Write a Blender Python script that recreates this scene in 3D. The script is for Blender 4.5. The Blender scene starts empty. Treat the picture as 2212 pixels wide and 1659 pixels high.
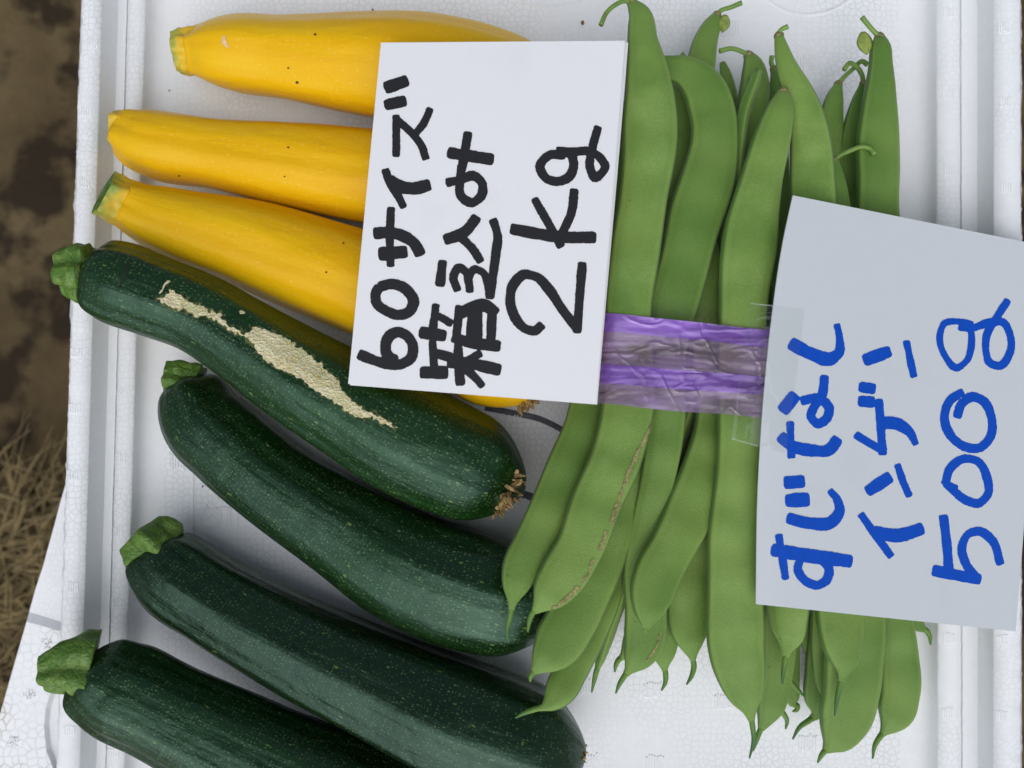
import bpy, math, random
import numpy as np
from mathutils import Vector, Matrix, noise
from mathutils.bvhtree import BVHTree

random.seed(7); np.random.seed(7)
sc = bpy.context.scene
C = sc.collection
R = math.radians

# ------------------------------------------------------------------ camera
CAM_H, TILT, TANH = 0.30, R(1.66), 2.0 / 3.0
cam_d = bpy.data.cameras.new("camera")
cam_d.sensor_width = 36.0
cam_d.lens = 18.0 / TANH
cam_d.clip_start, cam_d.clip_end = 0.01, 60
cam_d.dof.use_dof = True
cam_d.dof.focus_distance = 0.268
cam_d.dof.aperture_fstop = 9.0
cam = bpy.data.objects.new("camera", cam_d); C.objects.link(cam)
cam.location = (0, -CAM_H * math.tan(TILT), CAM_H)
cam.rotation_euler = (TILT, 0, 0)
sc.camera = cam

# ------------------------------------------------------------------ sky, sun, exposure
SUN_EL, SUN_AZ = R(54), R(-174)          # azimuth measured from +Y, clockwise
world = bpy.data.worlds.new("World"); sc.world = world; world.use_nodes = True
wn = world.node_tree.nodes; wl = world.node_tree.links
bg = wn["Background"]
sky = wn.new("ShaderNodeTexSky"); sky.sky_type = 'NISHITA'; sky.sun_disc = False
sky.sun_elevation = SUN_EL; sky.sun_rotation = SUN_AZ
sky.air_density = 1.0; sky.dust_density = 3.0; sky.ozone_density = 1.0
hs = wn.new("ShaderNodeHueSaturation"); hs.inputs["Saturation"].default_value = 0.5      # overcast: paler than a clear sky
wl.new(sky.outputs[0], hs.inputs["Color"]); wl.new(hs.outputs[0], bg.inputs[0]); bg.inputs[1].default_value = 0.085
sun_d = bpy.data.lights.new("sun", 'SUN'); sun_d.energy = 1.5; sun_d.angle = R(88); sun_d.color = (0.955, 0.977, 1.0)
sun = bpy.data.objects.new("sun", sun_d); C.objects.link(sun)
sd = Vector((math.sin(SUN_AZ) * math.cos(SUN_EL), math.cos(SUN_AZ) * math.cos(SUN_EL), math.sin(SUN_EL)))
sun.rotation_euler = sd.to_track_quat('Z', 'Y').to_euler()
vs = sc.view_settings
vs.view_transform = 'Standard'; vs.look = 'None'; vs.gamma = 1.0; vs.use_curve_mapping = False
vs.exposure = 0.19
sc.cycles.max_bounces = 6; sc.cycles.diffuse_bounces = 3; sc.cycles.glossy_bounces = 2; sc.cycles.transmission_bounces = 2; sc.cycles.use_adaptive_sampling = True; sc.cycles.adaptive_threshold = 0.02; sc.cycles.transparent_max_bounces = 16
sc.cycles.use_denoising = True

# ------------------------------------------------------------------ pixel rays -> places
# picture coordinates: 2212 x 1659; a point is where the ray of that pixel meets height z
PW, PH = 2212.0, 1659.0
_rot = Matrix.Rotation(TILT, 3, 'X')
def ray(px, py):
    d = Vector(((px - PW / 2) / (PW / 2) * TANH, (PH / 2 - py) / (PW / 2) * TANH, -1.0))
    return _rot @ d
CL = Vector(cam.location)
def at(px, py, z):
    d = ray(px, py); t = (z - CL.z) / d.z
    return CL + d * t
def pxm(z):                                # metres per picture pixel at height z
    return (CAM_H - z) * TANH / (PW / 2)
KZ = 0.34314
OFF = {1: (0, 0), 2: (704.8, 0), 3: (1409.6, 0), 4: (0, 542.2), 5: (704.8, 542.2), 6: (1453, 542.2), 7: (0, 1089.7), 8: (704.8, 1089.7), 9: (1453, 1089.7)}
def Z(r, pts):
    ox, oy = OFF[r]
    return [(ox + KZ * p[0], oy + KZ * p[1]) + tuple(KZ * w for w in p[2:]) for p in pts]

# ------------------------------------------------------------------ mesh helpers
def new_obj(name, me, mat, parent=None):
    o = bpy.data.objects.new(name, me); C.objects.link(o)
    if mat is not None and not me.materials: me.materials.append(mat)
    if parent is not None:
        o.parent = parent
        o.matrix_parent_inverse = Matrix.Translation(parent.location).inverted()
    return o
def mk(name, V, F, mat, parent=None, smooth=True, uv=None):
    me = bpy.data.meshes.new(name)
    me.from_pydata([tuple(v) for v in V], [], F)
    if uv is not None:
        lay = me.uv_layers.new(name="UVMap")
        li = np.empty(len(me.loops), dtype=np.int32); me.loops.foreach_get("vertex_index", li)
        lay.data.foreach_set("uv", np.asarray(uv, dtype=np.float32)[li].ravel())
    if smooth: me.polygons.foreach_set("use_smooth", [True] * len(me.polygons))
    me.update()
    return new_obj(name, me, mat, parent)
def tag(o, label=None, cat=None, group=None, kind=None):
    if label: o["label"] = label
    if cat: o["category"] = cat
    if group: o["group"] = group
    if kind: o["kind"] = kind
    return o
def empty(name, loc):
    o = bpy.data.objects.new(name, None); C.objects.link(o); o.location = loc
    o.empty_display_size = 0.01
    return o
def catmull(P, n):
    """resample control rows with a centripetal-ish Catmull-Rom, even in chord length of first 3 columns"""
    P = np.asarray(P, float)
    if len(P) == 2:
        t = np.linspace(0, 1, n)[:, None]; return P[0] * (1 - t) + P[1] * t
    d = np.linalg.norm(np.diff(P[:, :3], axis=0), axis=1); s = np.concatenate([[0], np.cumsum(d)])
    T = np.zeros_like(P)
    for i in range(len(P)):
        if i == 0: T[i] = (P[1] - P[0]) / d[0]
        elif i == len(P) - 1: T[i] = (P[-1] - P[-2]) / d[-1]
        else:
            a = (P[i] - P[i - 1]) / d[i - 1]; b = (P[i + 1] - P[i]) / d[i]
            T[i] = (a * d[i] + b * d[i - 1]) / (d[i] + d[i - 1])
    out = []
    for q in np.linspace(0, s[-1], n):
        i = min(np.searchsorted(s, q, side='right') - 1, len(d) - 1); h = d[i]; u = (q - s[i]) / h
        out.append((2*u**3-3*u*u+1)*P[i] + (u**3-2*u*u+u)*h*T[i] + (-2*u**3+3*u*u)*P[i+1] + (u**3-u*u)*h*T[i+1])
    return np.array(out)
def world_ctrl(ctrl):
    """rows (px, py, radius_px, z) -> rows (x, y, z, radius)"""
    out = []
    for px, py, r, z in ctrl:
        p = at(px, py, z); out.append((p.x, p.y, p.z, r * pxm(z)))
    return np.array(out)
def frames(P):
    T = np.gradient(P, axis=0); T /= np.linalg.norm(T, axis=1)[:, None] + 1e-12
    up = np.array([0, 0, 1.0])
    S = np.cross(T, up); S /= np.linalg.norm(S, axis=1)[:, None] + 1e-12
    U = np.cross(S, T)
    return T, S, U
def grid_faces(nr, nc):
    F = []
    for i in range(nr - 1):
        a = i * nc
        for j in range(nc - 1):
            F.append((a + j, a + j + 1, a + nc + j + 1, a + nc + j))
    return F
def sweep(name, Q, mat, parent, nseg=40, shape=None, cap0=True, cap1=True):
    """Q rows (x,y,z,r); shape(i, s, th) -> (side, up) factors of r. seam runs along the underside"""
    P = Q[:, :3]; T, S, U = frames(P)
    s = np.concatenate([[0], np.cumsum(np.linalg.norm(np.diff(P, axis=0), axis=1))])
    th = np.linspace(-math.pi / 2, 1.5 * math.pi, nseg + 1)
    V, UV = [], []
    rm = max(Q[:, 3].max(), 1e-5)
    for i in range(len(Q)):
        a, b = shape(i, s[i] / s[-1], th) if shape else (np.cos(th), np.sin(th))
        pts = P[i] + Q[i, 3] * (a[:, None] * S[i] + b[:, None] * U[i])
        V.extend(pts.tolist())
        UV.extend([(s[i], t * rm) for t in th])
    nc = nseg + 1
    F = grid_faces(len(Q), nc)
    if cap0: V.append(P[0].tolist()); UV.append((0, 0)); k = len(V) - 1; F += [(k, j + 1, j) for j in range(nseg)]
    if cap1:
        V.append(P[-1].tolist()); UV.append((s[-1], 0)); k = len(V) - 1; a = (len(Q) - 1) * nc
        F += [(k, a + j, a + j + 1) for j in range(nseg)]
    return mk(name, V, F, mat, parent, True, UV)
def bvh_of(objs):
    V, F = [], []
    for o in objs:
        b = len(V)
        V += [tuple(v.co) for v in o.data.vertices]
        F += [tuple(b + i for i in p.vertices) for p in o.data.polygons]
    return BVHTree.FromPolygons(V, F)
def fbm(x, y, z=0.0, o=3):
    return noise.fractal(Vector((x, y, z)), 1.0, 2.0, o)
def in_poly(x, y, poly):
    c = False; n = len(poly); j = n - 1
    for i in range(n):
        xi, yi = poly[i]; xj, yj = poly[j]
        if (yi > y) != (yj > y) and x < (xj - xi) * (y - yi) / (yj - yi) + xi: c = not c
        j = i
    return c

# ------------------------------------------------------------------ materials
class NT:
    def __init__(s, name):
        s.m = bpy.data.materials.new(name); s.m.use_nodes = True
        s.n = s.m.node_tree.nodes; s.l = s.m.node_tree.links
        s.b = s.n["Principled BSDF"]; s.out = s.n["Material Output"]
    def add(s, t, **kw):
        n = s.n.new(t)
        for k, v in kw.items():
            if k.startswith("i_"): n.inputs[k[2:].replace("_", " ")].default_value = v
            else: setattr(n, k, v)
        return n
    def link(s, a, b): s.l.new(a, b)
    def coord(s, out="Object", scale=(1, 1, 1), loc=(0, 0, 0)):
        t = s.add("ShaderNodeTexCoord"); m = s.add("ShaderNodeMapping")
        m.inputs["Scale"].default_value = scale; m.inputs["Location"].default_value = loc
        s.link(t.outputs[out], m.inputs[0]); return m.outputs[0]
    def noise(s, vec, scale, detail=3, rough=0.5, dims='3D'):
        n = s.add("ShaderNodeTexNoise", noise_dimensions=dims); n.inputs["Scale"].default_value = scale
        n.inputs["Detail"].default_value = detail; n.inputs["Roughness"].default_value = rough
        s.link(vec, n.inputs["Vector"]); return n.outputs["Fac"]
    def voro(s, vec, scale, feature='F1', dims='3D', rnd=1.0):
        n = s.add("ShaderNodeTexVoronoi", feature=feature, voronoi_dimensions=dims)
        n.inputs["Scale"].default_value = scale; n.inputs["Randomness"].default_value = rnd
        s.link(vec, n.inputs["Vector"]); return n
    def ramp(s, fac, stops, interp='LINEAR'):
        r = s.add("ShaderNodeValToRGB"); e = r.color_ramp.elements; r.color_ramp.interpolation = interp
        while len(e) < len(stops): e.new(0.5)
        for el, (p, c) in zip(e, stops):
            el.position = p; el.color = (c, c, c, 1) if isinstance(c, (int, float)) else (*c, 1)
        s.link(fac, r.inputs[0]); return r.outputs[0]
    def math(s, op, a, b=None, clamp=False):
        n = s.add("ShaderNodeMath", operation=op, use_clamp=clamp)
        for k, v in enumerate((a, b)):
            if v is None: continue
            if isinstance(v, (int, float)): n.inputs[k].default_value = v
            else: s.link(v, n.inputs[k])
        return n.outputs[0]
    def mix(s, fac, a, b, blend='MIX'):
        n = s.add("ShaderNodeMix", data_type='RGBA', blend_type=blend)
        for idx, v in ((0, fac), (6, a), (7, b)):
            if isinstance(v, (int, float)): n.inputs[idx].default_value = v
            elif isinstance(v, tuple): n.inputs[idx].default_value = (*v, 1)
            else: s.link(v, n.inputs[idx])
        return n.outputs[2]
    def bump(s, h, strength=0.3, dist=0.001, prev=None):
        n = s.add("ShaderNodeBump"); n.inputs["Strength"].default_value = strength; n.inputs["Distance"].default_value = dist
        s.link(h, n.inputs["Height"])
        if prev is not None: s.link(prev, n.inputs["Normal"])
        return n.outputs[0]
    def set(s, **kw):
        for k, v in kw.items():
            inp = s.b.inputs[k.replace("_", " ")]
            if isinstance(v, (int, float)): inp.default_value = v
            elif isinstance(v, tuple): inp.default_value = (*v, 1) if len(v) == 3 and inp.type == 'RGBA' else v
            else: s.link(v, inp)
        return s.m

def mat_foam(name, bead, line=0.80, relief=0.35, smooth=False, dirt=0.0):
    t = NT(name); v = t.coord("Object")
    wob = t.add("ShaderNodeVectorMath", operation='ADD')
    nz = t.add("ShaderNodeTexNoise"); nz.inputs["Scale"].default_value = 260; t.link(v, nz.inputs["Vector"])
    sc_ = t.add("ShaderNodeVectorMath", operation='SCALE'); sc_.inputs["Scale"].default_value = 0.0005
    t.link(nz.outputs["Color"], sc_.inputs[0]); t.link(v, wob.inputs[0]); t.link(sc_.outputs[0], wob.inputs[1])
    vv = wob.outputs[0]; dims = '3D' if smooth else '2D'
    e = t.voro(vv, 1 / bead, 'DISTANCE_TO_EDGE', dims, 0.82).outputs["Distance"]
    cell = t.voro(vv, 1 / bead, 'F1', dims, 0.82).outputs["Color"]
    big = t.noise(v, 26, 3)
    vis = t.ramp(big, [(0.38, 0.08), (0.66, 1.0)])
    if smooth: vis = t.math('MULTIPLY', vis, 0.12)
    inv = t.ramp(e, [(0.0, 0.75), (0.07, 0.35), (0.16, 0.0)]); amt = t.math('MULTIPLY', inv, vis)
    sep = t.add("ShaderNodeSeparateColor"); t.link(cell, sep.inputs[0])
    tone = t.ramp(sep.outputs[0], [(0, (0.865, 0.88, 0.895)), (1, (0.89, 0.90, 0.915))])
    col = t.mix(amt, tone, (line * 0.72, line * 0.735, line * 0.745))
    soft = t.noise(v, 9, 4); col = t.mix(t.ramp(soft, [(0.45, 0.0), (0.75, 0.30)]), col, (0.80, 0.81, 0.79))
    if dirt > 0:
        dn = t.noise(v, 38, 4, 0.6); dm = t.ramp(dn, [(0.48, 0.0), (0.68, 1.0)])
        dl = t.ramp(e, [(0.0, 1.0), (0.10, 0.0)])
        col = t.mix(t.math('MULTIPLY', t.math('MULTIPLY', dl, dm), 0.8), col, (0.30, 0.17, 0.07))
        col = t.mix(t.math('MULTIPLY', dm, 0.10), col, (0.60, 0.50, 0.34))
    h = t.ramp(e, [(0.0, 0.0), (0.10, 0.65), (0.35, 1.0)])
    h = t.math('MULTIPLY', h, vis)
    fine = t.noise(v, 2600, 2)
    h2 = t.math('ADD', h, t.math('MULTIPLY', fine, 0.10))
    return t.set(Base_Color=col, Roughness=0.62, Specular_IOR_Level=0.3, Normal=t.bump(h2, relief * 0.6, 0.0003))

def mat_zucchini(name="zucchini_green_skin", dark=0.0):
    t = NT(name)
    rnd = t.add("ShaderNodeObjectInfo").outputs["Random"]
    uv = t.coord("UV"); ob = t.coord("Object")
    long_ = t.coord("UV", (14, 120, 1)); streak = t.noise(long_, 1.0, 4, 0.55)
    base = t.ramp(streak, [(0.30, (0.0024, 0.0130, 0.0014)), (0.55, (0.0060, 0.0340, 0.0020)), (0.78, (0.0160, 0.0760, 0.0036))])
    big = t.noise(ob, 30, 3); base = t.mix(t.ramp(big, [(0.4, 0.0), (0.75, 0.7)]), base, (0.0090, 0.052, 0.0026))
    base = t.mix(t.math('MULTIPLY', rnd, 0.75), base, (0.0018, 0.0080, 0.0026))
    col = t.mix(dark, base, (0.0012, 0.0042, 0.0016))
    for (su, sv, thr, c, amt) in ((760, 1250, 0.33, (0.150, 0.230, 0.085), 0.6), (1400, 2300, 0.40, (0.022, 0.075, 0.012), 0.6), (120, 260, 0.12, (0.20, 0.30, 0.07), 0.6)):
        m = t.coord("UV", (su, sv, 1), (su * 0.37, 3.1, 0))
        wv = t.add("ShaderNodeVectorMath", operation='ADD'); nn = t.add("ShaderNodeTexNoise"); nn.inputs["Scale"].default_value = 1.6
        t.link(m, nn.inputs["Vector"]); t.link(m, wv.inputs[0]); s2 = t.add("ShaderNodeVectorMath", operation='SCALE'); s2.inputs["Scale"].default_value = 0.5
        t.link(nn.outputs["Color"], s2.inputs[0]); t.link(s2.outputs[0], wv.inputs[1])
        vo = t.voro(wv.outputs[0], 1.0, 'F1', '2D')
        sep = t.add("ShaderNodeSeparateColor"); t.link(vo.outputs["Color"], sep.inputs[0])
        size = t.math('MULTIPLY', t.math('POWER', sep.outputs[0], 2.0), thr)
        dot = t.math('SUBTRACT', size, vo.outputs["Distance"])
        mask = t.ramp(t.math('MULTIPLY', dot, 12.0, True), [(0, 0.0), (0.6, 1.0)])
        col = t.mix(t.math('MULTIPLY', mask, amt * (1 - 0.35 * dark)), col, c)
    b1 = t.noise(ob, 900, 2); b2 = t.noise(ob, 110, 3); b3 = t.noise(t.coord("UV", (14, 150, 1)), 1.0, 3, 0.5)
    b4 = t.noise(t.coord("UV", (120, 260, 1)), 1.0, 4, 0.6)
    h = t.math('ADD', t.math('ADD', t.math('MULTIPLY', b1, 0.06), t.math('MULTIPLY', b2, 0.9)), t.math('ADD', t.math('MULTIPLY', b3, 1.1), t.math('MULTIPLY', b4, 0.5)))
    rough = t.ramp(t.noise(ob, 60, 3), [(0.3, 0.27), (0.7, 0.42)])
    return t.set(Base_Color=col, Roughness=rough, Specular_IOR_Level=0.68, Specular_Tint=(0.55, 0.92, 0.75), Normal=t.bump(h, 0.42, 0.0014))

def mat_yellow():
    t = NT("zucchini_yellow_skin")
    rnd = t.add("ShaderNodeObjectInfo").outputs["Random"]
    ob = t.coord("Object"); long_ = t.coord("UV", (9, 80, 1)); st = t.noise(long_, 1.0, 4, 0.5)
    col = t.ramp(st, [(0.28, (0.78, 0.40, 0.003)), (0.5, (0.82, 0.49, 0.004)), (0.75, (0.86, 0.57, 0.014))])
    col = t.mix(t.math('MULTIPLY', rnd, 0.35), col, (0.82, 0.40, 0.003))
    m = t.coord("UV", (380, 620, 1)); vo = t.voro(m, 1.0, 'F1', '2D')
    sep = t.add("ShaderNodeSeparateColor"); t.link(vo.outputs["Color"], sep.inputs[0])
    size = t.math('MULTIPLY', t.math('POWER', sep.outputs[0], 2.2), 0.26)
    mask = t.ramp(t.math('MULTIPLY', t.math('SUBTRACT', size, vo.outputs["Distance"]), 10.0, True), [(0, 0.0), (0.7, 1.0)])
    col = t.mix(t.math('MULTIPLY', mask, 0.25), col, (0.93, 0.68, 0.16))
    b2 = t.noise(t.coord("UV", (60, 160, 1)), 1.0, 4); b1 = t.noise(ob, 1200, 2)
    h = t.math('ADD', b2, t.math('MULTIPLY', b1, 0.10))
    return t.set(Base_Color=col, Roughness=0.36, Specular_IOR_Level=0.34, Specular_Tint=(1.0, 0.88, 0.55), Normal=t.bump(h, 0.42, 0.0012),
                 Subsurface_Weight=0.12, Subsurface_Radius=(0.004, 0.002, 0.0004), Subsurface_Scale=0.5)

def mat_pod():
    t = NT("bean_pod_skin")
    rnd = t.add("ShaderNodeObjectInfo").outputs["Random"]
    ob = t.coord("Object"); n1 = t.noise(ob, 70, 4); n2 = t.noise(ob, 1500, 3, 0.65)
    col = t.ramp(n1, [(0.30, (0.125, 0.240, 0.040)), (0.50, (0.185, 0.315, 0.062)), (0.72, (0.265, 0.400, 0.105))])
    col = t.mix(t.math('MULTIPLY', t.math('POWER', rnd, 1.3), 0.85), col, (0.100, 0.200, 0.030))
    col = t.mix(t.ramp(n2, [(0.38, 0.28), (0.62, 0.0)]), col, (0.070, 0.165, 0.020))
    uvx = t.add("ShaderNodeSeparateXYZ"); t.link(t.coord("UV"), uvx.inputs[0])
    n0 = t.noise(ob, 24, 2); col = t.mix(t.ramp(n0, [(0.40, 0.0), (0.66, 0.5)]), col, (0.255, 0.370, 0.080))
    rim = t.ramp(uvx.outputs[1], [(0.02, 0.0), (0.06, 1.0), (0.15, 0.0), (0.85, 0.0), (0.94, 1.0), (0.98, 0.0)])
    col = t.mix(t.math('MULTIPLY', rim, 0.45), col, (0.280, 0.420, 0.100))
    seam = t.ramp(uvx.outputs[1], [(0.0, 1.0), (0.025, 0.8), (0.05, 0.0), (0.95, 0.0), (0.975, 0.8), (1.0, 1.0)])
    col = t.mix(t.math('MULTIPLY', seam, 0.7), col, (0.040, 0.120, 0.012))
    # darker skin towards both ends
    ends = t.ramp(uvx.outputs[0], [(0.0, 0.6), (0.12, 0.1), (0.9, 0.1), (1.0, 0.4)])
    col = t.mix(t.math('MULTIPLY', ends, 0.6), col, (0.070, 0.180, 0.022))
    sp = t.voro(t.coord("Object", loc=(0.3, 0.1, 0)), 160); spm = t.ramp(sp.outputs["Distance"], [(0.045, 1.0), (0.07, 0.0)])
    sep = t.add("ShaderNodeSeparateColor"); t.link(sp.outputs["Color"], sep.inputs[0])
    spm = t.math('MULTIPLY', spm, t.ramp(sep.outputs[1], [(0.7, 0.0), (0.8, 0.6)]))
    col = t.mix(spm, col, (0.03, 0.07, 0.012))
    return t.set(Base_Color=col, Roughness=0.52, Specular_IOR_Level=0.30, Normal=t.bump(n2, 0.42, 0.0005),
                 Sheen_Weight=0.12, Sheen_Roughness=0.5)

def mat_simple(name, col, rough=0.5, var=0.25, scale=200, bump=0.2, spec=0.4, dist=0.0006):
    t = NT(name); ob = t.coord("Object"); n = t.noise(ob, scale, 4, 0.6)
    lo = tuple(c * (1 - var) for c in col); hi = tuple(min(1, c * (1 + var)) for c in col)
    c = t.ramp(n, [(0.3, lo), (0.7, hi)])
    return t.set(Base_Color=c, Roughness=rough, Specular_IOR_Level=spec, Normal=t.bump(n, bump, dist))

def mat_stem(name, a, b, c):
    t = NT(name); ob = t.coord("Object")
    st = t.noise(t.coord("UV", (60, 500, 1)), 1.0, 4, 0.6); n = t.noise(ob, 240, 4)
    e = t.voro(ob, 480, 'DISTANCE_TO_EDGE').outputs["Distance"]
    col = t.mix(st, a, b); col = t.mix(t.ramp(n, [(0.45, 0.0), (0.7, 0.8)]), col, c)
    h = t.math('ADD', st, t.ramp(e, [(0, 0.0), (0.2, 0.4)]))
    return t.set(Base_Color=col, Roughness=0.45, Specular_IOR_Level=0.4, Normal=t.bump(h, 0.6, 0.0008))

def mat_yellow_stem():
    t = NT("yellow_zucchini_stem"); ob = t.coord("Object")
    ux = t.add("ShaderNodeSeparateXYZ"); t.link(t.coord("UV"), ux.inputs[0])
    n = t.noise(ob, 260, 4); f = t.math('ADD', t.math('MULTIPLY', ux.outputs[0], 78.0), t.math('MULTIPLY', t.math('SUBTRACT', n, 0.5), 1.1))
    col = t.ramp(f, [(0.10, (0.80, 0.48, 0.006)), (0.42, (0.74, 0.50, 0.035)), (0.70, (0.46, 0.44, 0.06)), (1.0, (0.20, 0.31, 0.045))])
    return t.set(Base_Color=col, Roughness=0.5, Specular_IOR_Level=0.4, Normal=t.bump(n, 0.4, 0.0006))

def mat_scar():
    t = NT("dried_scar_tissue"); ob = t.coord("Object"); n = t.noise(ob, 110, 3)
    r = None
    for sc3, k in (((1, 1, 1), 330), ((0.6, 1.5, 1), 420), ((1.4, 0.7, 1), 640)):
        q = t.math('ABSOLUTE', t.math('SUBTRACT', t.noise(t.coord("Object", sc3, (k * 0.01, 0.2, 0)), k, 2, 0.5), 0.5))
        q = t.ramp(q, [(0.0, 1.0), (0.055, 0.15), (0.12, 0.0)]); r = q if r is None else t.math('MAXIMUM', r, q)
    col = t.mix(r, t.ramp(n, [(0.35, (0.58, 0.47, 0.19)), (0.65, (0.74, 0.66, 0.36))]), (0.82, 0.77, 0.54))
    col = t.mix(t.ramp(t.noise(ob, 60, 2), [(0.5, 0.0), (0.72, 0.45)]), col, (0.42, 0.46, 0.17))
    return t.set(Base_Color=col, Roughness=0.75, Specular_IOR_Level=0.25, Normal=t.bump(r, 0.5, 0.0006))

def mat_card(name, col):
    t = NT(name); ob = t.coord("Object"); n = t.noise(t.coord("Object", (1, 14, 1)), 130, 3)
    c = t.mix(t.math('MULTIPLY', n, 0.05), col, tuple(x * 0.8 for x in col))
    sm = t.noise(t.coord("Object", (1, 1, 1), (0.4, 0.7, 0)), 28, 4, 0.6); c = t.mix(t.ramp(sm, [(0.58, 0.0), (0.75, 0.22)]), c, tuple(x * 0.82 for x in col))
    f = t.noise(ob, 1800, 2)
    return t.set(Base_Color=c, Roughness=0.48, Specular_IOR_Level=0.4, Normal=t.bump(f, 0.05, 0.0003))

def mat_ink(name, col):
    t = NT(name); n = t.noise(t.coord("Object"), 420, 4, 0.6)
    c = t.mix(t.ramp(n, [(0.4, 0.0), (0.7, 0.35)]), col, tuple(min(1, x * 1.35 + 0.001) for x in col))
    return t.set(Base_Color=c, Roughness=0.6, Specular_IOR_Level=0.18)

def mat_film(name, tint, haze, fac, rough, creases=0.6, spread=0.16):
    t = NT(name); ob = t.coord("Object")
    tr = t.add("ShaderNodeBsdfTransparent"); tr.inputs[0].default_value = (*tint, 1)
    n = t.noise(t.coord("Object", (0.35, 1.2, 1)), 110, 4, 0.55); n2 = t.noise(ob, 420, 3)
    r1 = t.noise(t.coord("Object", (0.6, 1.5, 1), (0.3, 0.2, 0)), 55, 2, 0.5); r1 = t.math('ABSOLUTE', t.math('SUBTRACT', r1, 0.5))
    r2 = t.noise(t.coord("Object", (1.2, 0.7, 1), (0.8, 0.5, 0)), 62, 2, 0.5); r2 = t.math('ABSOLUTE', t.math('SUBTRACT', r2, 0.5))
    h = t.math('ADD', t.math('MULTIPLY', n, 0.5), t.math('ADD', t.ramp(r1, [(0.0, 0.5), (0.035, 0.0)]), t.ramp(r2, [(0.0, 0.4), (0.03, 0.0)])))
    h = t.math('ADD', h, t.math('MULTIPLY', n2, 0.15))
    nb = t.bump(h, creases, 0.0016)
    t.set(Base_Color=haze, Roughness=rough, Specular_IOR_Level=0.6, Normal=nb)
    m = t.add("ShaderNodeMixShader"); f = t.ramp(n, [(0.35, max(fac - spread, 0)), (0.7, min(fac + spread, 1))])
    t.link(f, m.inputs[0]); t.link(tr.outputs[0], m.inputs[1]); t.link(t.b.outputs[0], m.inputs[2])
    gl = t.add("ShaderNodeBsdfGlossy"); gl.inputs["Roughness"].default_value = max(rough * 0.6, 0.05); t.link(nb, gl.inputs["Normal"])
    lw = t.add("ShaderNodeLayerWeight"); lw.inputs[0].default_value = 0.5; t.link(nb, lw.inputs["Normal"])
    fr = t.math('ADD', t.math('MULTIPLY', t.math('POWER', lw.outputs["Facing"], 4.0), 0.5), 0.05)
    m2 = t.add("ShaderNodeMixShader"); t.link(fr, m2.inputs[0]); t.link(m.outputs[0], m2.inputs[1]); t.link(gl.outputs[0], m2.inputs[2])
    t.link(m2.outputs[0], t.out.inputs[0]); return t.m

def mat_ground():
    t = NT("bare_soil"); ob = t.coord("Object")
    n = t.noise(ob, 14, 6, 0.62); n2 = t.noise(ob, 90, 4, 0.6)
    col = t.ramp(n, [(0.3, (0.075, 0.051, 0.021)), (0.5, (0.118, 0.083, 0.035)), (0.72, (0.175, 0.130, 0.062))])
    col = t.mix(t.math('MULTIPLY', n2, 0.5), col, (0.060, 0.042, 0.026))
    wet = t.noise(t.coord("Object", (1, 1, 1), (0.42, 0.17, 0)), 17, 4, 0.55)
    col = t.mix(t.ramp(wet, [(0.50, 0.0), (0.58, 0.9)]), col, (0.020, 0.012, 0.006))
    return t.set(Base_Color=col, Roughness=0.85, Specular_IOR_Level=0.25, Normal=t.bump(n2, 0.4, 0.004))

M_floor = mat_foam("foam_beads", 0.0024, line=0.86, relief=0.24)
M_rim = mat_foam("foam_beads_fine", 0.0023, line=0.93, relief=0.24)
M_smooth = mat_foam("foam_smooth_wall", 0.0024, relief=0.15, smooth=True)
M_dirty = mat_foam("foam_beads_soiled", 0.0036, line=0.70, relief=0.25, dirt=1.0)
M_mark = mat_simple("foam_mark", (0.84, 0.85, 0.86), 0.6, 0.03, 300, 0.05)
M_gz = mat_zucchini(); M_gz2 = mat_zucchini("zucchini_blackish_skin", 0.75); M_yz = mat_yellow(); M_pod = mat_pod()
M_gstem = mat_stem("zucchini_stem", (0.045, 0.120, 0.012), (0.115, 0.225, 0.030), (0.190, 0.300, 0.065))
M_cut = mat_simple("stem_cut_face", (0.20, 0.30, 0.085), 0.55, 0.3, 300, 0.4)
M_ystem = mat_yellow_stem()
M_scar = mat_scar()
M_dry = mat_simple("dried_blossom", (0.40, 0.27, 0.11), 0.8, 0.5, 500, 0.5)
def mat_tip():
    t = NT("bean_tip"); ux = t.add("ShaderNodeSeparateXYZ"); t.link(t.coord("UV"), ux.inputs[0]); n = t.noise(t.coord("Object"), 260, 3)
    f = t.math('ADD', t.math('SUBTRACT', t.math('MULTIPLY', ux.outputs[0], 62.0), 0.22), t.math('MULTIPLY', t.math('SUBTRACT', n, 0.5), 0.4))
    col = t.ramp(f, [(0.05, (0.150, 0.280, 0.050)), (0.45, (0.070, 0.170, 0.040)), (0.9, (0.055, 0.140, 0.050))])
    return t.set(Base_Color=col, Roughness=0.5, Specular_IOR_Level=0.35)
M_tip = mat_tip()
M_stalk = mat_simple("bean_stalk", (0.170, 0.290, 0.060), 0.5, 0.2, 300, 0.15)
M_calyx = mat_simple("bean_calyx", (0.220, 0.200, 0.075), 0.7, 0.45, 600, 0.4)
M_bract = mat_simple("bean_bract", (0.260, 0.340, 0.070), 0.6, 0.3, 500, 0.3)
M_seam = mat_simple("seam_scar", (0.260, 0.250, 0.095), 0.75, 0.5, 900, 0.6)
M_card = mat_card("white_paper", (0.83, 0.835, 0.855)); M_card2 = mat_card("pale_grey_paper", (0.595, 0.63, 0.66))
M_black = mat_ink("black_marker", (0.020, 0.020, 0.024)); M_blue = mat_ink("blue_marker", (0.001, 0.066, 0.46))
M_line = mat_simple("grey_marker_line", (0.095, 0.095, 0.120), 0.6, 0.3, 500, 0.1)
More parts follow.
